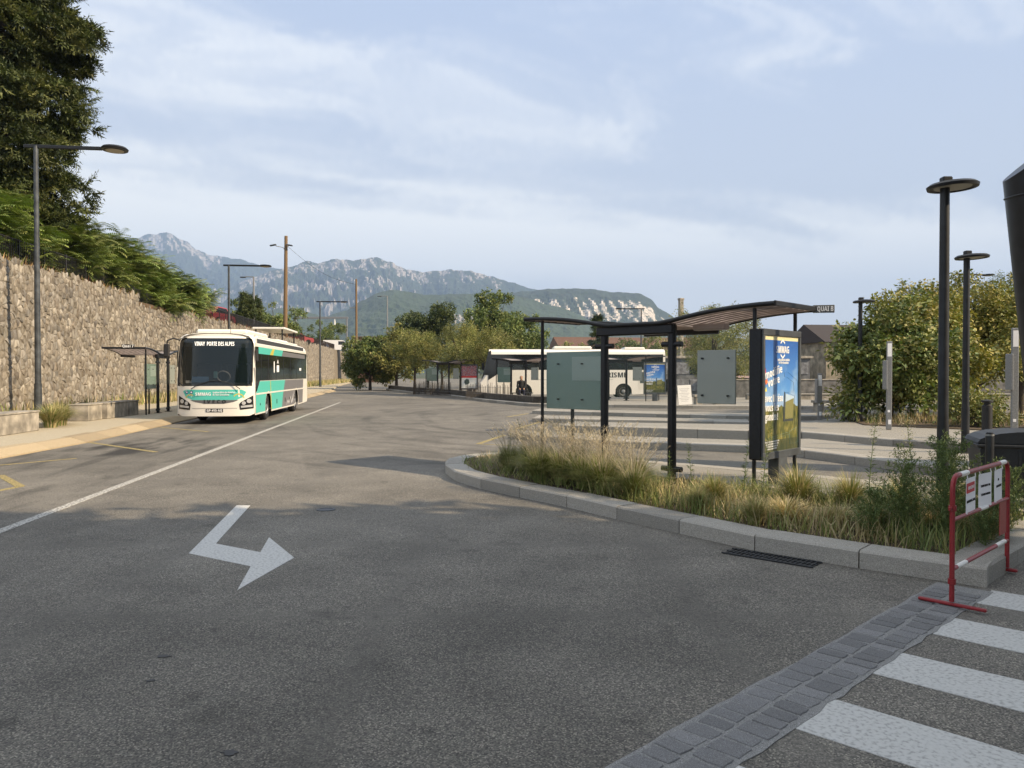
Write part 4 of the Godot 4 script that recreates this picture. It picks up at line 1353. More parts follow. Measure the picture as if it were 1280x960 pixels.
func front_patch(called: String, pts: Array, lift: float, m: Material, parent: Node, levels := 3) -> MeshInstance3D:
	var pv := PackedVector2Array()
	for p in pts: pv.append(Vector2(p[0], p[1]))
	var tris := []
	var ix := Geometry2D.triangulate_polygon(pv)
	for k in range(0, ix.size(), 3): tris.append([pv[ix[k]], pv[ix[k + 1]], pv[ix[k + 2]]])
	for l in levels:
		var nt := []
		for t in tris:
			var a: Vector2 = t[0]; var b: Vector2 = t[1]; var c: Vector2 = t[2]
			if maxf(a.distance_to(b), maxf(b.distance_to(c), c.distance_to(a))) < 0.10:
				nt.append(t)
				continue
			var ab := (a + b) / 2; var bc := (b + c) / 2; var ca := (c + a) / 2
			nt.append([a, ab, ca]); nt.append([ab, b, bc]); nt.append([ca, bc, c]); nt.append([ab, bc, ca])
		tris = nt
	var mb := MB.new()
	for t in tris:
		var q := []
		var nn := []
		for p in t:
			q.append(Vector3(p.x, p.y, front_z(p.x, p.y) + lift))
			var gx := (front_z(p.x + 0.01, p.y) - front_z(p.x - 0.01, p.y)) / 0.02
			var gy := (front_z(p.x, p.y + 0.01) - front_z(p.x, p.y - 0.01)) / 0.02
			nn.append(Vector3(-gx, -gy, 1).normalized())
		if (t[1] - t[0]).cross(t[2] - t[0]) > 0: mb.trin(q[0], q[1], q[2], nn[0], nn[1], nn[2])
		else: mb.trin(q[0], q[2], q[1], nn[0], nn[2], nn[1])
	return part(called, mb, m, parent)

func rrect(x0: float, y0: float, x1: float, y1: float, r: float) -> Array:
	var o := []
	for c in [[x1 - r, y1 - r, 0], [x0 + r, y1 - r, 1], [x0 + r, y0 + r, 2], [x1 - r, y0 + r, 3]]:
		for k in 6:
			var a: float = PI / 2 * (c[2] + k / 5.0)
			o.append([c[0] + r * cos(a), c[1] + r * sin(a)])
	return o

# flat panel on the bus side; pts = (metres behind the front, height)
func side_patch(called: String, pts: Array, x: float, m: Material, parent: Node, thick := 0.004) -> MeshInstance3D:
	var pv := PackedVector2Array()
	for p in pts: pv.append(Vector2(p[0], p[1]))
	var b := MB.new()
	b.prism(pv, x, x + thick, Transform3D(Basis(Vector3(0, 0, -1), Vector3(0, 1, 0), Vector3(1, 0, 0)), Vector3.ZERO))
	return part(called, b, m, parent)

func wheel(parent: Node, x: float, s: float, r: float, out: float, rimc: Material) -> void:
	var xf := Transform3D(Basis(Vector3.BACK, -PI / 2 * out), Vector3(x, r, -s))
	var t := MB.new()
	t.lathe([Vector2(r * 0.56, -0.26), Vector2(r * 0.9, -0.27), Vector2(r * 0.99, -0.22), Vector2(r, -0.14), Vector2(r * 0.99, -0.05), Vector2(r * 0.90, 0.0), Vector2(r * 0.60, -0.01), Vector2(r * 0.56, -0.04)], 32, xf)
	var w := part("wheel", t, M.rubber, parent)
	var rim := MB.new()
	rim.lathe([Vector2(r * 0.575, -0.03), Vector2(r * 0.55, -0.01), Vector2(r * 0.48, -0.06), Vector2(r * 0.40, -0.10), Vector2(r * 0.26, -0.07), Vector2(r * 0.24, 0.0), Vector2(r * 0.14, 0.015), Vector2(0, 0.02)], 26, xf)
	var ri := part("rim", rim, rimc, w)
	for k in 10:
		var a := TAU * k / 10.0
		part("wheel_nut", tb([xf * Vector3(cos(a) * r * 0.33, -0.09, sin(a) * r * 0.33), xf * Vector3(cos(a) * r * 0.33, -0.045, sin(a) * r * 0.33)], [0.017], 6), M.galv, ri)

# white body shell with open wheel arches and an open windscreen
func bus_shell(len: float, h: float, arches: Array, ar: float) -> MB:
	var b := MB.new()
	for sd in [-1.0, 1.0]:
		var pv := PackedVector2Array()
		pv.append(Vector2(0.30, 0.30))
		for a in arches:
			for k in 13:
				var t := PI - PI * k / 12.0
				pv.append(Vector2(a + ar * cos(t), maxf(0.30, 0.48 + ar * sin(t))) if k > 0 and k < 12 else Vector2(a + ar * cos(t), 0.30))
		for q in [[len - 0.12, 0.34], [len, 0.55], [len, 1.95], [0.30, 1.95]]: pv.append(Vector2(q[0], q[1]))
		b.prism(pv, sd * BW - 0.01, sd * BW + 0.01 - 0.01, Transform3D(Basis(Vector3(0, 0, -1), Vector3(0, 1, 0), Vector3(1, 0, 0)), Vector3.ZERO))
	# upper sides and roof: lofted section
	var sec := [[BW, 1.95], [BW - 0.015, 2.35], [BW - 0.05, h - 0.34], [BW - 0.10, h - 0.20], [BW - 0.22, h - 0.09], [BW - 0.42, h - 0.03], [BW - 0.8, h]]
	var ring := []
	for q in sec: ring.append(Vector2(q[0], q[1]))
	for k in range(sec.size() - 1, -1, -1): ring.append(Vector2(-sec[k][0], sec[k][1]))
	for st in [[0.42, len - 0.05]]:
		for k in ring.size() - 1:
			var p: Vector2 = ring[k]
			var q: Vector2 = ring[k + 1]
			b.quad(Vector3(p.x, p.y, -st[1]), Vector3(p.x, p.y, -0.30 - 0.05), Vector3(q.x, q.y, -0.35), Vector3(q.x, q.y, -st[1]))
	# rear
	var rear := PackedVector2Array()
	for p in ring: rear.append(p)
	rear.append(Vector2(-BW, 0.45)); rear.append(Vector2(BW, 0.45))
	b.prism(rear, -len, -len + 0.05)
	# underside and wheel housings
	return b

func city_bus() -> void:
	var at := P(-10.06, 26.0)
	var turn := 0.112
	var bus := thing("bus", "white and turquoise single deck bus stopped at the left pavement", "bus", at, turn)
	var white := mat(Color(0.76, 0.73, 0.66), 0.28)
	white.clearcoat_enabled = true; white.clearcoat = 0.4
	var teal := mat(Color(0.085, 0.50, 0.42), 0.32)
	var grey := mat(Color(0.17, 0.165, 0.175), 0.35)
	var yel := mat(Color(0.55, 0.47, 0.08), 0.35)
	var lamp := mat(Color(0.62, 0.63, 0.64), 0.15, 0.4)
	var L := 12.0
	var H := 3.10
	part("body", bus_shell(L, H, [2.55, 8.75], 0.56), white, bus)
	part("underbody", bx(Vector3(2.38, 0.5, 11.3), Vector3(0, 0.66, -6.0)), M.black, bus)
	# front skin round the windscreen
	var f0 := part("front_panel", front_mb([[-BW, 0.36], [-1.1, 0.28], [1.1, 0.28], [BW, 0.36], [BW, 1.30], [-BW, 1.30]]), white, bus)
	part("front_header", front_mb([[-BW + 0.02, 2.93], [BW - 0.02, 2.93], [BW - 0.12, 3.02], [0.8, 3.10], [-0.8, 3.10], [-BW + 0.12, 3.02]]), white, bus)
	for s in [-1.0, 1.0]:
		part("front_pillar", front_mb([[s * BW, 1.30], [s * 1.19, 1.30], [s * 1.17, 2.93], [s * (BW - 0.03), 2.93]]), white if s > 0 else M.black, bus)
		# cheek joining the front to the side
		var ck := MB.new()
		for k in 12:
			var y0 := lerpf(0.33, 2.95, k / 12.0); var y1 := lerpf(0.33, 2.95, (k + 1) / 12.0)
			var w0 := BW - (0.03 * maxf(y0 - 1.95, 0.0)); var w1 := BW - (0.03 * maxf(y1 - 1.95, 0.0))
			ck.quad(Vector3(s * w0, y0, front_z(BW, y0)), Vector3(s * w0, y0, -0.75), Vector3(s * w1, y1, -0.75), Vector3(s * w1, y1, front_z(BW, y1)))
		part("front_cheek", ck, white, bus)
	var cap := MB.new()  # roof nose
	for k in 10:
		var x0 := lerpf(-1.15, 1.15, k / 10.0); var x1 := lerpf(-1.15, 1.15, (k + 1) / 10.0)
		cap.quad(Vector3(x0, 3.02, front_z(x0, 3.0)), Vector3(x1, 3.02, front_z(x1, 3.0)), Vector3(x1, 3.09, -0.9), Vector3(x0, 3.09, -0.9))
	part("roof_nose", cap, white, bus)
	# windscreen with cab behind
	front_patch("windscreen", rrect(-1.215, 1.30, 1.205, 2.95, 0.16), -0.006, M.tint, bus, 4)
	var rim := MB.new()
	var rr := rrect(-1.20, 1.315, 1.19, 2.935, 0.16)
	rr.append(rr[0])
	var rp := []
	for p in rr: rp.append(Vector3(p[0], p[1], front_z(p[0], p[1]) + 0.004))
	rim.tube(rp, [0.022], 6, false)
	part("windscreen_seal", rim, M.black, bus)
	var cabin := MB.new()
	cabin.box(Vector3(0, 1.08, -5.8), Vector3(2.40, 0.04, 10.8))
	cabin.box(Vector3(0, 2.90, -5.8), Vector3(2.30, 0.04, 10.6))
	for s in [-1.0, 1.0]: cabin.box(Vector3(s * 1.2, 2.0, -6.0), Vector3(0.03, 1.9, 10.4))
	cabin.box(Vector3(0, 1.9, -9.0), Vector3(2.4, 2.0, 0.05))
	part("cab_lining", cabin, mat(Color(0.035, 0.037, 0.04), 0.7), bus)
	part("dashboard", bx(Vector3(2.3, 0.30, 0.5), Vector3(0, 1.26, -0.62), 0.06), mat(Color(0.03, 0.032, 0.035), 0.6), bus)
	part("notice_card", bx(Vector3(0.55, 0.20, 0.02), Vector3(-0.55, 1.52, -0.36), 0.005), mat(Color(0.05, 0.14, 0.28), 0.5), bus)
	part("notice_card", bx(Vector3(0.20, 0.09, 0.02), Vector3(-0.95, 1.44, -0.42), 0.005), M.white, bus)
	var sw := []
	for k in 17: sw.append(Vector3(0.12 + 0.22 * cos(TAU * k / 16.0), 1.62 + 0.19 * sin(TAU * k / 16.0), -0.75 + 0.10 * sin(TAU * k / 16.0)))
	part("steering_wheel", tb(sw, [0.022], 8), mat(Color(0.35, 0.35, 0.34), 0.5), bus)
	part("ticket_machine", bx(Vector3(0.13, 0.24, 0.06), Vector3(-0.10, 1.68, -0.55), 0.02), mat(Color(0.08, 0.20, 0.22), 0.4), bus)
	for k in 6:
		for x in [-0.75, 0.75]:
			var st := part("seat", bx(Vector3(0.85, 0.75, 0.12), Vector3(x, 1.72, -2.2 - k * 1.05), 0.04), mat(Color(0.03, 0.035, 0.06), 0.9), bus)
	# destination display
	front_patch("display", [[-1.0, 2.62], [1.05, 2.62], [1.05, 2.88], [-1.0, 2.88]], -0.03, mat(Color(0.02, 0.025, 0.028), 0.4), bus)
	var led := mat(Color(0.9, 0.9, 0.88), 0.5)
	led.emission_enabled = true; led.emission = Color(0.9, 0.9, 0.86); led.emission_energy_multiplier = 0.35
	lettering("VINAY  PORTE DES ALPES", 0.19, led, bus, Vector3(-0.02, 2.735, front_z(0.5, 2.735) + 0.016), Vector3(-0.11, 0, 0), true, 1.30)
	# turquoise band, grille, plate
	front_patch("front_band", [[-1.06, 1.13], [-0.95, 1.18], [0.88, 1.18], [1.02, 1.10], [0.93, 0.93], [0.72, 0.83], [-0.72, 0.83], [-0.96, 0.93]], 0.004, teal, f0)
	front_patch("grille", [[-0.80, 0.826], [0.78, 0.826], [0.62, 0.76], [0.30, 0.70], [-0.30, 0.70], [-0.62, 0.76]], 0.005, mat(Color(0.11, 0.11, 0.115), 0.5), f0)
	lettering("I V E C O", 0.16, M.black, f0, Vector3(0.02, 0.775, front_z(0.3, 0.77) + 0.014), Vector3.ZERO, true, 0.72)
	front_patch("bumper_line", [[-0.75, 0.56], [0.75, 0.56], [0.72, 0.53], [-0.72, 0.53]], 0.004, mat(Color(0.40, 0.38, 0.35), 0.5), f0)
	front_patch("number_plate", [[-0.28, 0.42], [0.28, 0.42], [0.28, 0.53], [-0.28, 0.53]], 0.012, M.black, f0)
	lettering("GP-415-AQ", 0.11, M.print_white, f0, Vector3(0.0, 0.473, front_z(0, 0.47) + 0.018), Vector3.ZERO, true, 0.50)
	lettering("SMMAG", 0.15, M.print_white, f0, Vector3(-0.36, 1.03, front_z(-0.36, 1.03) + 0.014), Vector3.ZERO, true, 0.50)
	lettering("Syndicat Mixte des Mobilités", 0.075, M.print_white, f0, Vector3(0.32, 1.085, front_z(0.45, 1.08) + 0.018), Vector3.ZERO, true, 0.74)
	lettering("de l'Aire Grenobloise", 0.075, M.print_white, f0, Vector3(0.22, 1.005, front_z(0.4, 1.0) + 0.018), Vector3.ZERO, true, 0.54)
	var blue := mat(Color(0.02, 0.05, 0.18), 0.4)
	for q in [[-0.92, 1.09, 0.055], [-0.76, 1.09, 0.055], [-0.83, 0.975, 0.03]]:
		front_patch("round_sticker", circle(q[0], q[1], q[2]), 0.007, blue, f0, 1)
		front_patch("sticker_disc", circle(q[0], q[1], q[2] * 0.5), 0.010, M.print_white, f0, 1)
	front_patch("yellow_arc", arc(0.78, 0.86, 0.19, 0.155, 0.2, 2.6), 0.007, yel, f0, 1)
	front_patch("yellow_arc", arc(-0.80, 0.86, 0.17, 0.14, 0.9, 2.9), 0.007, yel, f0, 1)
	for s in [-1.0, 1.0]:
		var hl := front_patch("headlight", [[s * 1.225, 0.98], [s * 1.235, 0.53], [s * 0.82, 0.49], [s * 0.79, 0.68], [s * 0.86, 0.76]], 0.006, M.dark_glass, bus)
		front_patch("reflector", circle(s * 1.10, 0.79, 0.072), 0.011, lamp, hl, 1)
		front_patch("reflector", circle(s * 0.94, 0.72, 0.062), 0.011, lamp, hl, 1)
		front_patch("reflector", [[s * 1.20, 0.66], [s * 0.85, 0.625], [s * 0.85, 0.56], [s * 1.20, 0.585]], 0.011, lamp, hl, 1)
		# wipers
		var a := Vector3(s * 0.62 + 0.05, 1.33, front_z(0.6, 1.33) + 0.05)
		var c := Vector3(s * 0.62 + 0.05 - s * 0.42, 1.47, front_z(0.2, 1.47) + 0.03)
		part("wiper", tb([a + Vector3(s * 0.18, -0.13, 0), a, c, c + Vector3(-s * 0.30, 0.01, 0)], [0.014], 6), M.black, bus)
		# mirrors on curved arms
		var w := Vector3(s * 1.20, 2.86, -0.35)
		if s < 0:
			part("mirror_arm", tb([w, w + Vector3(s * 0.18, 0.06, 0.12), w + Vector3(s * 0.36, -0.02, 0.16), w + Vector3(s * 0.38, -0.12, 0.16)], [0.028], 8), M.black, bus)
			var mi := part("mirror", bx(Vector3(0.20, 0.46, 0.10), w + Vector3(s * 0.40, -0.36, 0.14), 0.04), M.black, bus)
		else:
			part("mirror", bx(Vector3(0.10, 0.42, 0.18), Vector3(1.30, 2.35, -0.45), 0.04), M.black, bus)
	# side windows and livery, offsets outward from the flat side
	for s in [-1.0, 1.0]:
		var x: float = BW + 0.001 if s > 0 else -BW - 0.006
		var win := [[0.36, 1.05], [0.62, 1.15], [1.05, 1.47], [11.75, 1.47], [11.75, 2.66], [0.40, 2.66]]
		var band := side_patch("side_window_band", win, x, M.dark_glass, bus, 0.006)
		for k in [1.25, 2.5, 4.0, 5.6, 7.2, 8.8, 10.4]:
			side_patch("window_divider", [[k, 1.47], [k + 0.045, 1.47], [k + 0.045, 2.66], [k, 2.66]], x + 0.0065 * s, M.black, band, 0.003)
		var y2 := x + (0.0 if s > 0 else 0.0)
		# lower panels behind the arches keep the arches open
		var tl := [[0.42, 0.36], [1.93, 0.36]]
		for k in range(1, 8): tl.append([2.55 - 0.62 * cos(PI * k / 8.0), 0.48 + 0.60 * sin(PI * k / 8.0)])
		for q in [[3.17, 0.36], [5.25, 0.36], [5.45, 0.8], [5.95, 1.45], [1.05, 1.45], [0.62, 1.13], [0.42, 1.04]]: tl.append(q)
		side_patch("turquoise_panel", tl, y2, teal, bus)
		var gl := [[5.25, 0.36], [8.13, 0.36]]
		for k in range(1, 8): gl.append([8.75 - 0.62 * cos(PI * k / 8.0), 0.48 + 0.60 * sin(PI * k / 8.0)])
		for q in [[9.37, 0.36], [10.5, 0.36], [10.75, 1.45], [5.95, 1.45], [5.45, 0.8]]: gl.append(q)
		side_patch("grey_panel", gl, y2, grey, bus)
		side_patch("turquoise_strip", [[0.85, 2.42], [5.2, 2.42], [5.5, 2.66], [0.85, 2.66]], x + 0.007 * s, teal, bus)
		side_patch("yellow_stripe", [[2.8, 2.42], [3.4, 2.42], [3.7, 2.66], [3.3, 2.66]], x + 0.0115 * s, yel, bus, 0.003)
		side_patch("grey_strip", [[5.25, 2.42], [11.2, 2.42], [11.2, 2.60], [5.5, 2.62]], x + 0.007 * s, grey, bus)
		side_patch("white_line", [[0.42, 0.985], [11.2, 0.985], [11.2, 1.045], [0.42, 1.045]], x + 0.006 * s, white, bus)
		side_patch("yellow_stripe", [[3.05, 0.36], [3.15, 0.36], [3.05, 0.8], [2.95, 1.45], [2.88, 1.45], [2.95, 0.8]], x + 0.006 * s, yel, bus, 0.003)
		side_patch("mountain_print", [[6.2, 0.4], [6.6, 0.62], [6.8, 0.5], [7.2, 0.75], [7.5, 0.5], [8.05, 0.95], [7.8, 0.55], [7.45, 0.42], [7.2, 0.66], [6.8, 0.42], [6.6, 0.54]], x + 0.006 * s, mat(Color(0.5, 0.5, 0.5), 0.4), bus, 0.003)
		for q in [4.1, 5.9, 7.0]:
			side_patch("luggage_handle", [[q, 0.55], [q + 0.10, 0.55], [q + 0.10, 0.72], [q, 0.72]], x + 0.006 * s, M.black, bus, 0.006)
		side_patch("charging_flap", [[1.05, 0.60], [1.13, 0.60], [1.13, 0.68], [1.05, 0.68]], x + 0.006 * s, M.black, bus, 0.006)
		side_patch("white_sticker", rrect(4.15, 1.78, 4.62, 2.05, 0.05), x + 0.0075 * s, M.print_white, bus, 0.003)
		side_patch("white_sticker", [[4.2, 2.12], [4.38, 2.27], [4.55, 2.12], [4.47, 2.12], [4.38, 2.19], [4.30, 2.12]], x + 0.0075 * s, M.print_white, bus, 0.003)
		side_patch("white_sticker", rrect(3.55, 1.75, 3.72, 2.2, 0.08), x + 0.0075 * s, M.print_white, bus, 0.003)
		side_patch("white_sticker", [[9.6, 1.85], [10.1, 1.85], [10.1, 1.97], [9.6, 1.97]], x + 0.0075 * s, M.print_white, bus, 0.003)
		for q in [2.55, 8.75]:
			wheel(bus, s * (BW - 0.06), q, 0.48, s, M.galv)
	# roof units
	part("roof_unit", bx(Vector3(1.75, 0.20, 3.6), Vector3(0, 3.18, -2.8), 0.07), white, bus)
	part("roof_unit", bx(Vector3(1.6, 0.12, 2.2), Vector3(0, 3.14, -8.4), 0.05), white, bus)
	part("roof_rail", bx(Vector3(0.12, 0.10, 8.8), Vector3(0.95, 3.06, -6.4), 0.03), white, bus)
	part("antenna", tb([Vector3(0.35, 3.08, -0.8), Vector3(0.34, 3.36, -0.85)], [0.008], 5), M.black, bus)
	part("rear_bumper", bx(Vector3(2.5, 0.35, 0.12), Vector3(0, 0.62, -L - 0.03), 0.04), white, bus)

func front_mb(pts: Array) -> MB:
	var tmp := Node3D.new()
	var o := front_patch("x", pts, 0.0, null, tmp, 4)
	var arr: Array = (o.mesh as ArrayMesh).surface_get_arrays(0)
	var mb := MB.new()
	mb.v = arr[Mesh.ARRAY_VERTEX]
	mb.n = arr[Mesh.ARRAY_NORMAL]
	tmp.free()
	return mb

func circle(x: float, y: float, r: float) -> Array:
	var o := []
	for k in 16: o.append([x + r * cos(TAU * k / 16.0), y + r * sin(TAU * k / 16.0)])
	return o

func arc(x: float, y: float, r0: float, r1: float, a0: float, a1: float) -> Array:
	var o := []
	for k in 9: o.append([x + r0 * cos(lerpf(a0, a1, k / 8.0)), y + r0 * sin(lerpf(a0, a1, k / 8.0))])
	for k in range(8, -1, -1): o.append([x + r1 * cos(lerpf(a0, a1, k / 8.0)), y + r1 * sin(lerpf(a0, a1, k / 8.0))])
	return o

# white coach standing broadside beyond the far shelters, its front to the left
func coach() -> void:
	var c := thing("coach", "white touring coach parked broadside beyond the far shelters", "coach", P(-1.9, 53.0), PI * 1.5)
	# local: front at z = 0 facing +z; turned so that +z points to the left
	var white := mat(Color(0.78, 0.76, 0.70), 0.3)
	var L := 12.2
	part("body", bus_shell(L, 3.35, [2.7, 9.4], 0.56), white, c)
	part("underbody", bx(Vector3(2.38, 0.6, 11.4), Vector3(0, 0.7, -6.2)), M.black, c)
	var nose := MB.new()
	nose.prism(PackedVector2Array([Vector2(0.3, 0.32), Vector2(-0.15, 0.4), Vector2(-0.22, 1.1), Vector2(0.05, 1.6), Vector2(0.5, 1.6), Vector2(0.5, 0.32)]), -BW + 0.02, BW - 0.02, Transform3D(Basis(Vector3(0, 0, -1), Vector3(0, 1, 0), Vector3(1, 0, 0)), Vector3.ZERO))
	part("front_panel", nose, white, c)
	var ws := MB.new()
	ws.prism(PackedVector2Array([Vector2(-0.18, 1.12), Vector2(0.0, 1.9), Vector2(0.30, 3.15), Vector2(0.45, 3.25), Vector2(0.5, 3.2), Vector2(0.5, 1.2)]), -BW + 0.03, BW - 0.03, Transform3D(Basis(Vector3(0, 0, -1), Vector3(0, 1, 0), Vector3(1, 0, 0)), Vector3.ZERO))
	part("windscreen", ws, M.dark_glass, c)
	for s in [-1.0, 1.0]:
		var x: float = BW + 0.001 if s > 0 else -BW - 0.006
		side_patch("side_window_band", [[0.30, 1.25], [1.4, 1.95], [L - 0.15, 1.95], [L - 0.15, 2.98], [0.30, 2.98]], x, M.dark_glass, c, 0.006)
		for q in [[4.35, 4.05], [10.5, 0.0]]:
			side_patch("side_door", [[q[0] - 0.12, 0.62], [q[0] + 0.85, 0.62], [q[0] + 0.85, 1.93], [q[0] - 0.12, 1.93]], x, mat(Color(0.70, 0.68, 0.62), 0.35), c, 0.005)
			side_patch("door_window", [[q[0], 1.05], [q[0] + 0.62, 1.05], [q[0] + 0.62, 1.80], [q[0], 1.80]], x + 0.006 * s, mat(Color(0.10, 0.12, 0.12), 0.15), c, 0.006)
		side_patch("panel_line", [[3.4, 1.28], [8.7, 1.28], [8.7, 1.30], [3.4, 1.30]], x + 0.001 * s, mat(Color(0.35, 0.34, 0.32), 0.5), c, 0.006)
		for q in [2.7, 9.4]:
			wheel(c, s * (BW - 0.06), q, 0.50, s, M.galv)
	for s in [-1.0, 1.0]: lettering("TOURISME", 0.46, M.ink, c, Vector3(s * (BW + 0.008), 1.60, -8.5), Vector3(0, s * PI / 2, 0), true, 2.25)
	part("roof_unit", bx(Vector3(1.7, 0.22, 2.6), Vector3(0, 3.44, -6.0), 0.08), white, c)
	part("roof_unit", bx(Vector3(1.7, 0.16, 1.4), Vector3(0, 3.40, -10.2), 0.06), white, c)
	part("mirror", bx(Vector3(0.12, 0.5, 0.2), Vector3(-1.45, 2.2, 0.15), 0.04), M.black, c)

func car(label: String, at: Vector3, turn: float, paint: Color, van := false) -> void:
	var c := thing("parked_van" if van else "parked_car", label, "van" if van else "car", at, turn, "vehicles on the upper level")
	var m := mat(paint, 0.3)
	m.clearcoat_enabled = true
	var prof: Array = [[-2.0, 0.25], [2.0, 0.25], [2.08, 0.55], [1.95, 0.80], [1.0, 0.93], [0.35, 1.42], [-1.2, 1.45], [-1.85, 0.98], [-2.06, 0.85]] if not van else [[-2.3, 0.25], [2.3, 0.25], [2.38, 0.7], [2.2, 1.05], [1.45, 1.9], [1.1, 2.0], [-2.25, 2.0], [-2.38, 1.0]]
	var pv := PackedVector2Array()
	for p in prof: pv.append(Vector2(p[0], p[1]))
	var b := MB.new()
	b.prism(pv, -0.84, 0.84)
	part("body", b, m, c)
	var wn: Array = [[0.85, 0.95], [0.30, 1.36], [-1.15, 1.38], [-1.6, 0.98]] if not van else [[1.9, 1.15], [1.4, 1.8], [0.4, 1.8], [0.4, 1.15]]
	for z in [-0.845, 0.841]:
		poly_part("side_window", wn, z, M.dark_glass, c, 0.005)
	for q in [[1.3, 0.84], [1.3, -0.84], [-1.25, 0.84], [-1.25, -0.84]]:
		part("wheel", tb([Vector3(q[0], 0.31, q[1] - 0.1), Vector3(q[0], 0.31, q[1] + 0.04)], [0.31], 18), M.rubber, c)
	part("windscreen", bx(Vector3(0.02, 0.56 if not van else 0.8, 1.4), Vector3(0.70 if not van else 1.84, 1.18 if not van else 1.5, 0), 0.004, Basis(Vector3.BACK, 0.93 if not van else 0.70)), M.dark_glass, c)

# ---------- people: one smooth surface round a posed skeleton ----------
func figure(bones: Array, cell: float) -> Dictionary:  # bones: [a, b, ra, rb, colour]
	var lo := Vector3(1e9, 1e9, 1e9)
	var hi := -lo
	for b in bones:
		for k in 2:
			var r: float = b[2 + k] + cell * 2
			lo = lo.min(b[k] - Vector3.ONE * r)
			hi = hi.max(b[k] + Vector3.ONE * r)
	var n := Vector3i(((hi - lo) / cell).ceil()) + Vector3i.ONE
	var f := PackedFloat32Array()
	f.resize(n.x * n.y * n.z)
	var own := PackedInt32Array()
	own.resize(f.size())
	for z in n.z:
		for y in n.y:
			for x in n.x:
				var p := lo + Vector3(x, y, z) * cell
				var d := 1e9
				var best := 1e9
				var who := 0
				for i in bones.size():
					var b: Array = bones[i]
					var ab: Vector3 = b[1] - b[0]
					var t := clampf((p - b[0]).dot(ab) / maxf(ab.length_squared(), 1e-6), 0, 1)
					var e: float = p.distance_to(b[0] + ab * t) - lerpf(b[2], b[3], t)
					if e < best:
						best = e; who = i
					var k := 0.035
					var h := clampf(0.5 + 0.5 * (d - e) / k, 0, 1)
					d = e if d > 1e8 else lerpf(d, e, h) - k * h * (1.0 - h)
				var id := x + n.x * (y + n.y * z)
				f[id] = d
				own[id] = who
	return {"f": f, "n": n, "lo": lo, "own": own, "cell": cell}

func person(label: String, at: Vector3, turn: float, bones: Array) -> void:
	var o := thing("person", label, "person", at, turn)
	var g := figure(bones, 0.026)
	var f: PackedFloat32Array = g.f
	var n: Vector3i = g.n
	var mb := MB.new()
	var vert := {}
	var at_cell := func(x: int, y: int, z: int) -> Vector3:
		var s := Vector3.ZERO
		var c := 0
		for e in [[0, 1], [2, 3], [4, 5], [6, 7], [0, 2], [1, 3], [4, 6], [5, 7], [0, 4], [1, 5], [2, 6], [3, 7]]:
			var a := Vector3i(x + (e[0] & 1), y + ((e[0] >> 1) & 1), z + (e[0] >> 2))
			var b := Vector3i(x + (e[1] & 1), y + ((e[1] >> 1) & 1), z + (e[1] >> 2))
			var fa := f[a.x + n.x * (a.y + n.y * a.z)]
			var fb := f[b.x + n.x * (b.y + n.y * b.z)]
			if (fa < 0) != (fb < 0):
				s += Vector3(a).lerp(Vector3(b), fa / (fa - fb))
				c += 1
		return g.lo + (s / maxi(c, 1)) * float(g.cell)
	for z in range(1, n.z - 1):
		for y in range(1, n.y - 1):
			for x in range(1, n.x - 1):
				var i0 := x + n.x * (y + n.y * z)
				for ax in 3:
					var st: int = [1, n.x, n.x * n.y][ax]
					var i1: int = i0 + st
					if (f[i0] < 0) == (f[i1] < 0): continue
					var q := []
					for k in 4:
						var du: int = [0, -1, -1, 0][k]
						var dv: int = [0, 0, -1, -1][k]
						var c := Vector3i(x, y, z)
						c[(ax + 1) % 3] += du
						c[(ax + 2) % 3] += dv
						if not vert.has(c): vert[c] = at_cell.call(c.x, c.y, c.z)
						q.append(vert[c])
					mb.paint(bones[g.own[i0]][4])
					if f[i0] < 0: mb.quad(q[0], q[1], q[2], q[3])
					else: mb.quad(q[3], q[2], q[1], q[0])
	part("body", mb, vmat(0.85), o)

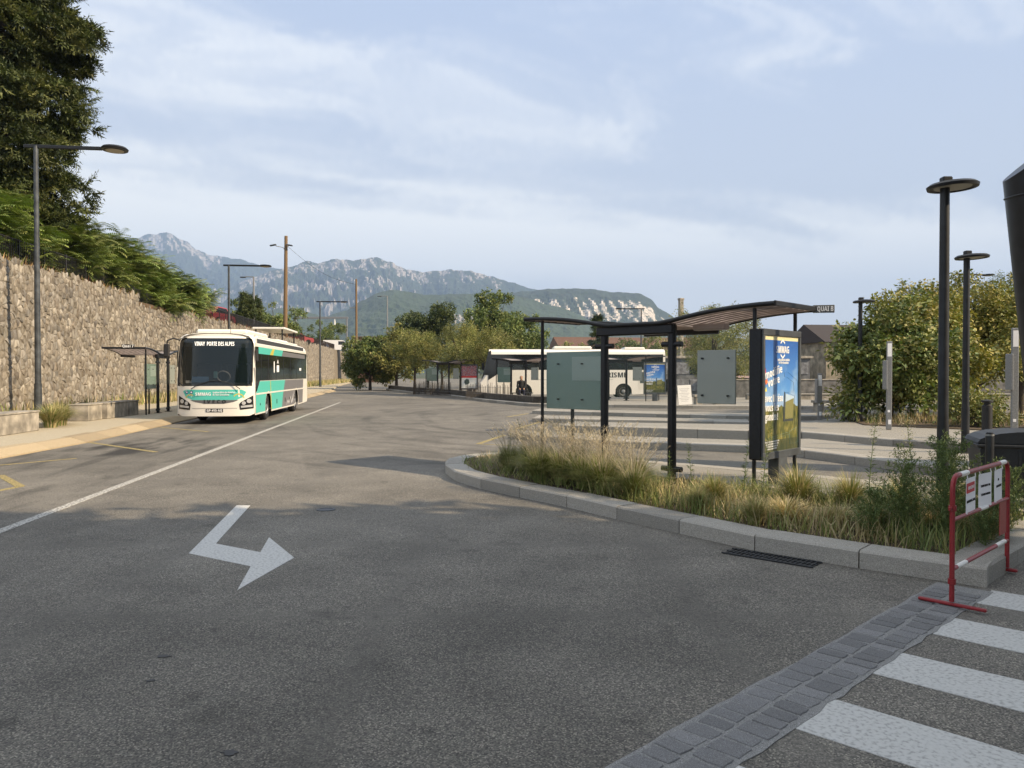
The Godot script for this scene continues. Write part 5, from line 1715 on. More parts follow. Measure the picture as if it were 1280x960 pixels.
func people() -> void:
	var coat := Color(0.012, 0.012, 0.014)
	var skin := Color(0.36, 0.22, 0.15)
	var jeans := Color(0.02, 0.025, 0.045)
	var V := func(x: float, y: float, z: float) -> Vector3: return Vector3(x, y, z)
	# seated, dark coat, leaning forward slightly, hands on knees
	var b := [
		[V.call(0, 0.55, 0), V.call(0, 0.80, 0.02), 0.17, 0.155, coat], [V.call(0, 0.80, 0.02), V.call(0, 1.03, 0.05), 0.165, 0.14, coat],
		[V.call(-0.17, 1.05, 0.05), V.call(0.17, 1.05, 0.05), 0.075, 0.075, coat], [V.call(0, 1.08, 0.06), V.call(0, 1.17, 0.09), 0.055, 0.05, skin],
		[V.call(0, 1.23, 0.11), V.call(0, 1.31, 0.10), 0.082, 0.092, skin], [V.call(0, 1.32, 0.07), V.call(0, 1.26, 0.045), 0.095, 0.085, coat], [V.call(0, 1.235, 0.185), V.call(0, 1.225, 0.195), 0.018, 0.014, skin]]
	for s in [-1.0, 1.0]:
		b.append([V.call(s * 0.10, 0.54, 0.02), V.call(s * 0.13, 0.52, 0.42), 0.095, 0.07, jeans])
		b.append([V.call(s * 0.13, 0.52, 0.42), V.call(s * 0.13, 0.10, 0.40), 0.066, 0.045, jeans])
		b.append([V.call(s * 0.13, 0.05, 0.38), V.call(s * 0.14, 0.04, 0.54), 0.045, 0.038, coat])
		b.append([V.call(s * 0.21, 1.03, 0.05), V.call(s * 0.25, 0.78, 0.14), 0.062, 0.052, coat])
		b.append([V.call(s * 0.25, 0.78, 0.14), V.call(s * 0.14, 0.66, 0.36), 0.05, 0.038, coat])
		b.append([V.call(s * 0.14, 0.655, 0.36), V.call(s * 0.11, 0.64, 0.42), 0.036, 0.028, skin])
		for q in 4:
			b.append([V.call(s * (0.08 + q * 0.02), 0.635, 0.43), V.call(s * (0.08 + q * 0.02), 0.60, 0.48), 0.010, 0.008, skin])
	person("person in a dark coat sitting by the paling fence at the far shelter", P(0.55, 46.2, PLAT), 0.1, b)
	var sb := thing("bench", "slim dark bench under the person in the dark coat", "bench", P(0.55, 46.35, PLAT), 0.1)
	part("seat", bx(Vector3(1.4, 0.05, 0.4), Vector3(0, 0.375, 0.08), 0.01), M.dark_paint, sb)
	for s in [-0.55, 0.55]: part("leg", bx(Vector3(0.06, 0.35, 0.32), Vector3(s, 0.175, 0.08), 0.006), M.dark_paint, sb)
	# older person with grey hair and an olive jacket, seated beyond the bush
	var grey := Color(0.42, 0.39, 0.36)
	var olive := Color(0.09, 0.085, 0.06)
	var c := []
	for q in b:
		var z: Array = q.duplicate()
		if z[4] == coat: z[4] = olive
		c.append(z)
	c[5][4] = grey
	person("person with grey hair sitting on a bench behind the dark bush", P(14.45, 28.8), -0.6, c)
	var s2 := thing("bench", "concrete seat under the person with grey hair", "bench", P(14.5, 28.95), -0.6)
	part("seat", bx(Vector3(1.6, 0.06, 0.42), Vector3(0, 0.37, 0.08), 0.01), M.concrete, s2)
	for s in [-0.55, 0.55]: part("leg", bx(Vector3(0.2, 0.34, 0.36), Vector3(s, 0.17, 0.08), 0.006), M.concrete, s2)

# ---------- mountains ----------
# skyline: [bearing offset in tangent units, elevation tangent]; dist = distance of the crest, run = how far the slope comes forward
func mountain(called: String, label: String, sky: Array, dist: float, run: float, sd: int, rock: Color, wood: Color, cliffs: Array, rough: float, vf := 5.0, foot := 0.0) -> void:
	var nz := FastNoiseLite.new()
	nz.seed = sd; nz.frequency = 1.0; nz.fractal_octaves = 6
	nz.fractal_type = FastNoiseLite.FRACTAL_RIDGED
	var n2 := FastNoiseLite.new()
	n2.seed = sd + 1; n2.frequency = 1.0; n2.fractal_octaves = 5
	var nx := 380
	var ny := 96
	var t0: float = sky[0][0]
	var t1: float = sky[-1][0]
	var pts := []
	var cols := []
	for i in nx + 1:
		var t := lerpf(t0, t1, float(i) / nx)
		var e := 0.0
		for k in sky.size() - 1:
			if t >= sky[k][0] - 1e-9 and t <= sky[k + 1][0] + 1e-9:
				var u: float = (t - sky[k][0]) / (sky[k + 1][0] - sky[k][0])
				e = lerpf(sky[k][1], sky[k + 1][1], smoothstep(0, 1, u) * 0.5 + u * 0.5)
				break
		e += 0.0012 * rough * n2.get_noise_2d(t * 60.0, sd)
		var row := []
		var rc := []
		for j in ny + 1:
			var v := float(j) / ny  # 0 = foot towards the viewer, 1 = crest
			var d := dist - run * (1.0 - v) + dist * 0.02 * n2.get_noise_2d(t * 14.0 + 40.0, v * 2.0)
			var prof := pow(v, 1.25)
			var H := (1.75 + e * dist)
			var steep := 0.0
			for c in cliffs:  # [profile height low, high, t0, t1]: the slope jumps up a rock band there
				var on := smoothstep(c[2] - 0.01, c[2] + 0.012, t) * (1.0 - smoothstep(c[3] - 0.012, c[3] + 0.01, t))
				var wob: float = 0.09 * n2.get_noise_2d(t * 45.0, c[0] * 9.0) + 0.05 * nz.get_noise_2d(t * 130.0, c[0] * 4.0)
				var a: float = c[0] + wob
				var b: float = c[1] + wob * 0.6
				on *= smoothstep(-0.16, 0.16, n2.get_noise_2d(t * 70.0 + 9.0 + v * 4.0, v * vf + c[0] * 5.0))
				if v > a and v < b: steep = maxf(steep, on)
				prof += on * 0.10 * smoothstep(a, b, v) * (1.0 - v)
			var y := lerpf(foot, H, clampf(prof, 0.0, 1.0))
			var g := nz.get_noise_2d(t * 30.0 + v * 3.0, v * 6.5)
			y += (g - 0.2) * rough * 0.05 * H * sin(PI * clampf(v, 0, 1)) * (0.4 + 0.6 * v)
			y += n2.get_noise_2d(t * 160.0, v * 22.0) * 0.010 * rough * H * (1.0 - 0.6 * v)
			if steep > 0.0: d += dist * 0.006 * nz.get_noise_2d(t * 320.0, v * 8.0) * steep
			row.append(Vector3(t * d, y, -d))
			var spot := n2.get_noise_2d(t * 260.0, v * 30.0)
			var r := clampf(steep * 1.25 + (0.55 if spot > 0.30 and steep > 0.05 else 0.0) - (0.75 if spot < -0.12 else 0.0), 0.0, 1.0)
			var cw := wood * (1.0 + 0.45 * n2.get_noise_2d(t * 210.0, v * 40.0) + 0.25 * n2.get_noise_2d(t * 40.0 + 7.0, v * 9.0))
			rc.append(cw.lerp(rock * (1.0 + 0.35 * spot), r))
		pts.append(row)
		cols.append(rc)
	var mb := MB.new()
	mb.colored = true
	for i in nx:
		for j in ny:
			var a: Vector3 = pts[i][j]; var b: Vector3 = pts[i + 1][j]; var c: Vector3 = pts[i + 1][j + 1]; var d: Vector3 = pts[i][j + 1]
			mb.col = cols[i][j]; mb.col.a = 1.0
			mb.quad(a, b, c, d)
	# far side
	for i in nx:
		var a: Vector3 = pts[i][ny]; var b: Vector3 = pts[i + 1][ny]
		mb.col = wood; mb.col.a = 1.0
		mb.quad(a, b, Vector3(b.x * 1.25, 0, b.z * 1.25), Vector3(a.x * 1.25, 0, a.z * 1.25))
	var o := part(called, mb, vmat(1.0))
	tag(o, label, "mountain", "", "structure")

func sk(a: Array) -> Array:
	var o := []
	for p in a: o.append([(p[0] - 640.0) / 962.0, (466.0 - p[1]) / 962.0])
	return o

func mountains() -> void:
	var rock := Color(0.27, 0.255, 0.24)
	var forest := Color(0.026, 0.042, 0.022)
	mountain("mountain", "pale rocky peak farthest left on the skyline", sk([[-260, 420], [-100, 345], [60, 322], [150, 303], [172, 297], [186, 292], [202, 290], [214, 291], [228, 300], [246, 312], [262, 320], [300, 326], [345, 336], [400, 350], [470, 372], [560, 400], [700, 440]]), 9500.0, 4200.0, 3, rock, forest * 0.9, [[0.84, 1.05, -0.60, -0.38], [0.52, 0.62, -0.5, -0.24]], 1.3)
	mountain("mountain", "long jagged limestone ridge behind the wooden pole", sk([[180, 430], [260, 372], [320, 345], [345, 337], [365, 333], [384, 326], [398, 329], [420, 324], [441, 327], [466, 321], [490, 327], [508, 336], [530, 340], [556, 337], [585, 339], [612, 346], [640, 354], [668, 363], [705, 374], [760, 395], [860, 430]]), 7200.0, 2700.0, 11, rock, forest * 0.95, [[0.86, 1.05, -0.40, -0.02], [0.66, 0.76, -0.33, -0.13], [0.50, 0.57, -0.36, 0.02]], 1.2)
	mountain("mountain", "wooded green hill low behind the far trees", sk([[200, 440], [300, 402], [330, 390], [352, 384], [376, 389], [405, 396], [432, 388], [452, 376], [474, 366], [492, 362], [512, 365], [535, 369], [565, 368], [600, 367], [640, 368], [700, 384], [760, 410], [820, 440]]), 3100.0, 1500.0, 17, rock, forest * 1.35, [[0.55, 0.62, -0.10, -0.01]], 0.8)
	mountain("mountain", "flat topped mountain with a white cliff band", sk([[520, 432], [590, 388], [630, 369], [655, 364], [690, 361], [716, 360], [742, 362], [770, 365], [800, 367], [812, 373], [824, 386], [845, 398], [900, 420], [1000, 436], [1140, 444], [1400, 448]]), 4200.0, 1500.0, 23, Color(0.50, 0.45, 0.38), forest * 1.0, [[0.60, 0.84, 0.012, 0.19], [0.50, 0.60, 0.0, 0.09]], 0.9, 2.0)

# ---------- buildings and poles far off ----------
func house(called: String, label: String, at: Vector3, turn: float, size: Vector3, wall: Color, roof: Color, rise: float, nwin: int) -> void:
	var h := thing(called, label, "building", at, turn, "far buildings")
	part("wall", bx(size, Vector3(0, size.y / 2, 0)), mat(wall, 0.9, 0.0, M.grime, 0.2), h)
	var b := MB.new()
	b.prism(PackedVector2Array([Vector2(-size.z / 2 - 0.4, size.y), Vector2(size.z / 2 + 0.4, size.y), Vector2(0, size.y + rise)]), -size.x / 2 - 0.3, size.x / 2 + 0.3, Transform3D(Basis(Vector3(0, 0, -1), Vector3.UP, Vector3.RIGHT), Vector3.ZERO))
	if rise > 0.0: part("roof", b, mat(roof, 0.9, 0.0, M.fine, 0.8), h)
	else: part("roof", bx(Vector3(size.x + 0.3, 0.15, size.z + 0.3), Vector3(0, size.y + 0.08, 0)), mat(roof, 0.8), h)
	for k in nwin:
		var x := (k + 0.5) / nwin * size.x - size.x / 2
		var w := part("window", bx(Vector3(0.9, 1.2, 0.06), Vector3(x, size.y * 0.58, size.z / 2 + 0.02), 0.01), M.white, h)
		part("pane", bx(Vector3(0.76, 1.06, 0.02), Vector3(x, size.y * 0.58, size.z / 2 + 0.055)), M.dark_glass, w)

func far_things() -> void:
	# low panelled building beyond the platforms
	var b := thing("low_building", "low grey panelled building seen through the near shelter", "building", P(17.5, 62.0), 0.0, "far buildings")
	part("wall", bx(Vector3(13, 2.9, 8), Vector3(0, 1.45, -4)), mat(Color(0.22, 0.23, 0.24), 0.8, 0.0, M.grime, 0.2), b)
	part("roof", bx(Vector3(13.4, 0.2, 8.4), Vector3(0, 3.0, -4), 0.03), M.concrete, b)
	for k in 8:
		for r in 2:
			part("panel", bx(Vector3(1.5, 0.95, 0.05), Vector3(-5.6 + k * 1.6, 0.75 + r * 1.35, 0.03), 0.01), M.board_panel if (k + r) % 3 else M.dark_glass, b)
	part("awning", bx(Vector3(6.0, 0.18, 0.7), Vector3(1.0, 1.42, 0.4), 0.02), mat(Color(0.55, 0.40, 0.38), 0.7), b)
	house("house", "beige house with a dark roof rising behind the advertising panel", P(30.6, 70.0), 0.1, Vector3(8, 4.4, 7), Color(0.46, 0.40, 0.30), Color(0.06, 0.05, 0.05), 1.7, 3)
	house("house", "far house with a brown tiled roof above the coach", P(13.0, 118.0), 0.15, Vector3(13, 5.2, 9), Color(0.42, 0.38, 0.32), Color(0.17, 0.09, 0.06), 2.0, 5)
	house("house", "far low house with a tiled roof between the shelter posts", P(27.0, 130.0), -0.2, Vector3(14, 5.5, 9), Color(0.5, 0.46, 0.40), Color(0.20, 0.11, 0.075), 2.2, 5)
	house("brick_shed", "brown brick shed on the upper level at the end of the stone wall", P(-27.0, 142.0), 0.1, Vector3(4.4, 8.2, 4), Color(0.17, 0.10, 0.075), Color(0.12, 0.09, 0.08), 0.0, 1)
	var ch := thing("chimney", "square pale chimney rising above the thin tree behind the shelter", "chimney", P(20.6, 94.0), 0.3)
	part("shaft", bx(Vector3(0.5, 10.6, 0.5), Vector3(0, 5.3, 0), 0.03), M.concrete, ch)
	part("cap", bx(Vector3(0.6, 0.25, 0.6), Vector3(0, 10.72, 0), 0.03), M.concrete, ch)
	# pale low wall and grey wall under the right trees
	var lw := thing("roadside_wall", "long pale low wall under the yellow tree", "low wall", P(27, 46.0), 0.0)
	part("wall", bx(Vector3(26, 0.45, 0.35), Vector3(0, 0.22, 0), 0.02), M.concrete, lw)
	part("capping", bx(Vector3(26, 0.06, 0.45), Vector3(0, 0.48, 0), 0.01), M.kerb, lw)
	var gw := thing("garden_wall", "grey garden wall behind the yellow tree", "wall", P(30, 52.0), 0.03)
	part("wall", bx(Vector3(34, 1.25, 0.3), Vector3(0, 0.62, 0), 0.02), mat(Color(0.24, 0.235, 0.225), 0.9, 0.0, M.grime, 0.3), gw)
	part("capping", bx(Vector3(34, 0.08, 0.4), Vector3(0, 1.29, 0), 0.01), M.concrete, gw)
	# poles on the railway side
	var wood := mat(Color(0.26, 0.17, 0.09), 0.95, 0.0, M.fine, 1.5)
	var p1 := thing("wooden_pole", "tall wooden pole with two lamps above the wall", "pole", P(-26.5, 90.0, 5.6), 0.0)
	part("shaft", tb([Vector3.ZERO, Vector3(0.15, 12.1, 0)], [0.26, 0.19], 12), wood, p1)
	for s in [-1.0, 1.0]:
		var k: float = 1.0 if s < 0 else 0.35
		part("lamp_arm", tb([Vector3(0.14, 10.2, 0), Vector3(0.14 + s * 0.3 * k, 10.75, 0.1), Vector3(0.14 + s * 1.1 * k, 10.9, 0.3)], [0.04], 6), M.galv, p1)
		part("lamp_head", bx(Vector3(0.75, 0.16, 0.3), Vector3(0.14 + s * 1.4 * k, 10.98, 0.35), 0.05, Basis(Vector3.BACK, -0.18 * s)), M.grey_paint, p1)
	var p2 := thing("wooden_pole", "slim wooden pole rising behind the end of the stone wall", "pole", P(-20.2, 100.0), 0.0)
	part("shaft", tb([Vector3.ZERO, Vector3(0, 13.9, 0)], [0.17, 0.12], 10), wood, p2)
	part("bracket", bx(Vector3(0.9, 0.1, 0.1), Vector3(-0.45, 10.2, 0), 0.01), M.galv, p2)
	var wire := thing("overhead_wire", "sagging overhead wire between the two wooden poles", "wire")
	var wp := []
	for k in 17:
		var u := k / 16.0
		wp.append(Vector3(-26.3, 16.6, -90).lerp(Vector3(-20.2, 13.2, -100), u) - Vector3(0, sin(PI * u) * 0.9, 0))
	part("cable", tb(wp, [0.018], 4), M.black, wire)
	for q in [["slim grey lamp post left of the wooden pole", P(-26.8, 80.0, 5.6), 6.1, -1.0], ["pale lamp post above the far dark trees", P(-17.8, 110.0), 12.7, -1.0]]:
		var l := thing("slim_lamp_post", q[0], "lamp post", q[1], 0.0, "slim lamp posts")
		part("pole", tb([Vector3.ZERO, Vector3(0, q[2], 0)], [0.13, 0.08], 10), M.galv, l)
		part("arm", tb([Vector3(0, q[2], 0), Vector3(-0.9, q[2] + 0.02, 0)], [0.05], 6), M.galv, l)
		part("lamp_head", bx(Vector3(0.6, 0.12, 0.25), Vector3(-1.1, q[2] - 0.04, 0), 0.04), M.grey_paint, l)
	# railway gantry
	var g := thing("railway_gantry", "grey railway gantry spanning the upper level beyond the parked van", "gantry", P(-35.6, 166.0, 5.6), 0.0)
	for x in [0.0, -11.0]: part("post", bx(Vector3(0.35, 8.2, 0.35), Vector3(x, 4.1, 0), 0.03), M.galv, g)
	part("beam", bx(Vector3(11.6, 0.45, 0.4), Vector3(-5.5, 8.0, 0), 0.03), M.galv, g)
	part("insulator", tb([Vector3(-2.6, 7.8, 0), Vector3(-2.6, 6.4, 0)], [0.12, 0.2], 8), M.white, g)
	car("red car showing between the shrubs and the railing", P(-24.3, 63.0, 5.62), 1.5, Color(0.42, 0.02, 0.03))
	car("dark red car behind the far railing", P(-29.0, 104.0, 5.62), 0.5, Color(0.28, 0.025, 0.03))
	car("dark blue car beside the white van behind the far railing", P(-32.6, 128.0, 5.7), 0.3, Color(0.03, 0.035, 0.06))
	car("white van behind the far railing at the end of the wall", P(-32.2, 141.0, 5.7), 0.2, Color(0.72, 0.72, 0.72), true)

# ---------- planting ----------
func conifer_left() -> void:
	var t := thing("conifer", "huge dark conifer towering over the stone wall at the left edge", "tree", P(-24.6, 37.0, 5.6))
	var wood := MB.new()
	wood.tube([Vector3(0, -0.3, 0), Vector3(0, 12, 0), Vector3(0, 25, 0)], [0.55, 0.35, 0.06], 10)
	var clumps := []
	for k in 470:
		var y := 1.2 + pow(rng.randf(), 0.9) * 24.5
		var rmax := 4.25 * (1.0 - pow(clampf((y - 4.0) / 27.0, 0, 1), 2.2)) * (0.86 + 0.14 * sin(y * 2.1)) + 0.4
		var a := R(0, TAU)
		var r := rmax * sqrt(R(0.16, 0.92))
		var p := Vector3(cos(a) * r, y - r * 0.10, sin(a) * r)
		clumps.append([p, Vector3(1.0, 0.55, 1.0) * R(0.8, 1.3)])
		if k % 9 == 0: wood.tube([Vector3(0, y - 0.2, 0), p], [0.09, 0.03], 5, false)
	part("trunk", wood, M.bark, t)
	# sprays point away from the trunk
	var xs_cols := CEDAR
	crown_spray(t, "cedar", clumps, 25, xs_cols)

func crown_spray(parent: Node, kind: String, clumps: Array, each: int, cols: Array) -> void:
	var lv := Leaves.new()
	for c in clumps:
		var cen: Vector3 = c[0]
		var r: Vector3 = c[1]
		var o := Vector3(cen.x, 0, cen.z).normalized()
		var ck := R(0.7, 1.25)
		for i in each:
			var d := rnd_dir()
			var p := cen + Vector3(d.x * r.x, d.y * r.y, d.z * r.z) * pow(rng.randf(), 0.5)
			var f := (o + rnd_dir() * 0.75 - Vector3.UP * 0.12).normalized()
			var s := f.cross(Vector3.UP).normalized()
			lv.add(SPRIG[kind][rng.randi() % 4], Transform3D(Basis(f, s.cross(f), s) * Basis(Vector3.RIGHT, R(-0.6, 0.6)) * Basis().scaled(Vector3.ONE * R(0.8, 1.3)), p), (cols[rng.randi() % cols.size()] as Color) * (ck * R(0.75, 1.25)))
	inst("crown", lv.mesh(M.leaf), parent)

func trees() -> void:
	conifer_left()
	# shrubs bulging over the wall top
	var sh := [[-20.8, 27.5, 3.3, 2.6, "bright green sumac shrub at the left edge above the wall"], [-21.2, 31.0, 3.3, 2.6, "bright green sumac shrub below the conifer trunk"], [-21.6, 34.8, 3.5, 2.7, "bright green sumac shrub under the right side of the conifer"], [-22.0, 39.0, 3.9, 2.6, "tall sumac shrub just right of the conifer foot"], [-22.6, 43.5, 4.0, 2.7, "rounded sumac shrub in the middle of the shrub row"], [-23.0, 48.0, 3.6, 2.7, "sumac shrub hanging over the step in the wall"], [-23.5, 52.5, 3.1, 2.6, "sumac shrub hanging over the wall above the bus mirror"], [-24.0, 57.0, 2.7, 2.5, "last sumac shrub of the row above the bus roof"]]
	for q in sh:
		tree("sumac_shrub", q[4], P(q[0], q[1], 5.5), q[2] + 0.1, Vector3(q[3] * 0.92, q[2] * 0.52, q[3]), "pinnate", BRIGHT, "sumac shrubs above the stone wall", 30, 5.2, 0.09, 0.42)
	for q in [[-21.5, 47.0, "sumac branches drooping over the wall face above the left shelter"], [-22.6, 52.0, "lowest sumac bush drooping over the wall behind the bus roof"]]:
		tree("sumac_shrub", q[2], P(q[0], q[1], 5.3), 1.7, Vector3(1.5, 1.3, 2.3), "pinnate", BRIGHT, "sumac shrubs above the stone wall", 18, 7.0, 0.06, 0.45)
	# upper level trees beyond
	for q in [[-29.5, 96.0, 5.0, 3.0, "green tree just right of the wooden pole"], [-31.5, 108.0, 5.4, 3.4, "rounded green tree on the upper level beyond the far railing"], [-38.5, 120.0, 6.0, 3.4, "green tree on the upper level left of the gantry"], [-36.5, 150.0, 6.5, 4.5, "farthest green tree on the upper level by the gantry"], [-29.5, 82.0, 3.6, 2.2, "small green tree behind the slim grey lamp post"], [-30.5, 90.0, 4.4, 2.6, "green tree behind the foot of the wooden pole"]]:
		tree("upper_tree", q[4], P(q[0], q[1], 5.6), q[2], Vector3(q[3], q[2] * 0.46, q[3]), "far", GREEN, "trees on the upper level", 18, 3.0)
	for q in [[-27.3, 79.0, 4.2, "dark conifer behind the railing left of the slim lamp post"], [-28.8, 86.0, 4.6, "dark conifer between the slim lamp post and the wooden pole"]]:
		fir(q[3], P(q[0], q[1], 5.6), q[2])
	# trees round the far end of the road
	tree("hedge_tree", "dense round green tree at the far end of the road beside the stone wall", P(-14.2, 77.0), 6.0, Vector3(3.0, 2.95, 2.8), "far", GREEN, "trees beyond the far kerb", 38, 5.0)
	tree("hedge_tree", "green tree tucked between the round tree and the small yellow ones", P(-11.4, 76.0), 6.3, Vector3(2.6, 2.9, 2.4), "far", OLIVE, "trees beyond the far kerb", 30, 5.0)
	tree("far_tree", "dark layered tree crown above the small trees", P(-9.6, 88.0), 10.2, Vector3(3.9, 3.3, 3.4), "far", DARK, "trees beyond the far kerb", 30, 4.0)
	tree("far_tree", "tallest dark tree above the farthest shelter", P(-2.3, 84.0), 10.8, Vector3(3.9, 4.2, 3.6), "far", GREEN, "trees beyond the far kerb", 34, 4.2)
	tree("far_tree", "dark tree behind the tallest crown and the coach roof", P(0.9, 92.0), 8.9, Vector3(3.2, 3.6, 3.2), "far", GREEN, "trees beyond the far kerb", 28, 4.0)
	for q in [[-8.0, 63.0, 5.3, 2.2, "small yellowish street tree left of the farthest shelter"], [-6.0, 66.0, 5.6, 2.5, "small yellowish street tree behind the farthest shelter"], [-4.0, 60.0, 5.6, 2.5, "yellowish street tree above the red and white poster"], [-1.6, 56.5, 5.2, 2.3, "yellowish street tree overhanging the coach front"], [-3.4, 70.0, 6.6, 2.8, "yellowish street tree farthest behind the shelters"]]:
		tree("street_tree", q[4], P(q[0], q[1]), q[2], Vector3(q[3], q[2] * 0.34, q[3]), "small", OLIVE, "small street trees by the far shelters", 28, 7.0, 0.10)
	# band of trees behind the coach
	for q in [[3.4, 100.0, 6.2, 3.6, GREEN, "green tree behind the coach front roof"], [8.5, 104.0, 6.0, 3.8, OLIVE, "olive tree behind the middle of the coach"], [14.5, 100.0, 6.0, 3.6, GREEN, "green tree behind the rear of the coach"], [19.0, 96.0, 6.6, 3.2, OLIVE, "olive tree behind the second shelter post"]]:
		tree("background_tree", q[5], P(q[0], q[1]), q[2], Vector3(q[3], q[2] * 0.46, q[3]), "far", q[4], "trees behind the coach", 20, 2.6)
	fir("dark fir tree rising above the near shelter beam", P(11.6, 105.0), 9.6)
	tree("thin_tree", "thin airy tree seen above the curved shelter roof", P(12.2, 46.5), 6.5, Vector3(3.0, 2.6, 2.4), "small", OLIVE, "", 34, 5.0, 0.10, 0.32)
	tree("thin_tree", "low leafy tree behind the narrow notice board", P(15.0, 54.0), 4.6, Vector3(3.4, 2.0, 2.2), "small", OLIVE, "", 34, 6.0, 0.10, 0.36)
	# plaza trees on the right
	tree("dark_bush_tree", "dense dark green bushy tree with leaves down to the ground on the plaza", P(11.6, 23.6, 0.28), 3.75, Vector3(2.0, 1.95, 1.7), "broad", GREEN + OLIVE, "", 58, 8.5, 0.09, 0.33)
	tree("dark_bush_tree", "rounded dark tree behind the disc lamp on the plaza", P(14.2, 26.4, 0.0), 4.5, Vector3(2.4, 2.0, 2.0), "broad", YELLOW, "", 52, 6.5, 0.10, 0.31)
	tree("yellow_tree", "large tree turning yellow behind the two disc lamps", P(17.9, 30.5), 5.8, Vector3(3.1, 2.35, 2.8), "broad", YELLOW, "", 66, 5.5, 0.16, 0.30)
	tree("yellow_tree", "yellowing tree at the right edge behind the sign post", P(21.8, 33.0), 5.9, Vector3(3.0, 2.3, 2.8), "broad", YELLOW, "", 60, 5.2, 0.16, 0.30)
	tree("birch_tree", "tall loose green tree behind the yellow one at the right edge", P(38.2, 60.0), 10.4, Vector3(2.6, 4.4, 2.4), "small", GREEN, "", 34, 4.5, 0.14, 0.36)
	# street trees beside and behind the photographer that shade the crossing
	for q in [[8.8, 0.7, 11.2, 3.9, "plane tree beside the crossing to the right of the camera"], [7.0, -3.2, 10.6, 4.2, "plane tree behind the camera on the right"], [5.0, -7.4, 11.0, 4.4, "plane tree farther behind the camera"], [3.2, -12.0, 11.0, 4.4, "plane tree farthest behind the camera"], [12.8, -3.5, 11.0, 4.3, "plane tree of the second row to the right of the camera"], [14.5, 1.2, 8.0, 3.2, "smaller plane tree of the second row beside the crossing"]]:
		tree("plane_tree", q[4], P(q[0], q[1]), q[2], Vector3(q[3], q[2] * 0.35, q[3]), "plane", GREEN, "plane trees along the crossing", 44, 1.7, 0.22, 0.40)

func fir(label: String, at: Vector3, h: float) -> void:
	var t := thing("fir_tree", label, "tree", at, 0.0, "dark fir trees")
	part("trunk", tb([Vector3.ZERO, Vector3(0, h, 0)], [0.16, 0.03], 7), M.bark, t)
	var cl := []
	for k in 60:
		var v := R(0.15, 0.98)
		var r := (1.0 - v) * h * 0.24 * R(0.4, 1.0)
		var a := R(0, TAU)
		cl.append([Vector3(cos(a) * r, v * h, sin(a) * r), Vector3(0.35, 0.18, 0.35)])
	crown_spray(t, "cedar", cl, 9, DARK)

# arching grass clump with feathery plumes
func grass_mesh(blades: int, h: float, spread: float, cols: Array, plumes: int, pcol: Array) -> Array:
	var mb := MB.new()
	for k in blades:
		var a := R(0, TAU)
		var d := Vector3(cos(a), 0, sin(a))
		var l := h * R(0.6, 1.1)
		var out := spread * R(0.15, 1.0)
		var p := d * R(0, 0.10)
		var w := d.cross(Vector3.UP) * R(0.005, 0.009)
		var c: Color = cols[rng.randi() % cols.size()]
		mb.paint(c * R(0.75, 1.25))
		var prev := p
		for s in 4:
			var u := (s + 1) / 4.0
			var q := p + d * out * u * u + Vector3(0, l * (u - 0.42 * u * u * (0.4 + out / spread)), 0)
			var w0 := w * (1.0 - s / 4.0)
			var w1 := w * (1.0 - u)
			if s < 3: mb.quad(prev - w0, prev + w0, q + w1, q - w1)
			else: mb.tri(prev - w0, prev + w0, q)
			prev = q
	var pm := MB.new()
	for k in plumes:
		var a := R(0, TAU)
		var d := Vector3(cos(a), 0, sin(a))
		var out := spread * R(0.05, 0.85)
		var hh := h * R(0.88, 1.22)
		var base := d * R(0, 0.08)
		var n1 := base + d * out * 0.35 + Vector3(0, hh * 0.62, 0)
		var n2 := base + d * out * 0.80 + Vector3(0, hh * 0.92, 0)
		var tip := n2 + (d * R(0.3, 0.9) + Vector3(0, R(0.3, 1.0), 0)).normalized() * R(0.10, 0.17)
		var c: Color = pcol[rng.randi() % pcol.size()]
		pm.paint(c * R(0.8, 1.2))
		pm.tube([base, n1, n2], [0.0022, 0.0018, 0.0015], 3, false)
		var ax := (tip - n2).normalized()
		for i in 26:
			var u := R(0, 1)
			var e := (rnd_dir() + ax * 1.1).normalized()
			var q := n2.lerp(tip, u)
			var r := 0.026 * sin(PI * clampf(u * 0.85 + 0.12, 0, 1)) + 0.006
			var sd := e.cross(ax).normalized() * 0.0026
			pm.tri(q - sd, q + sd, q + e * r)
	return [mb, pm]

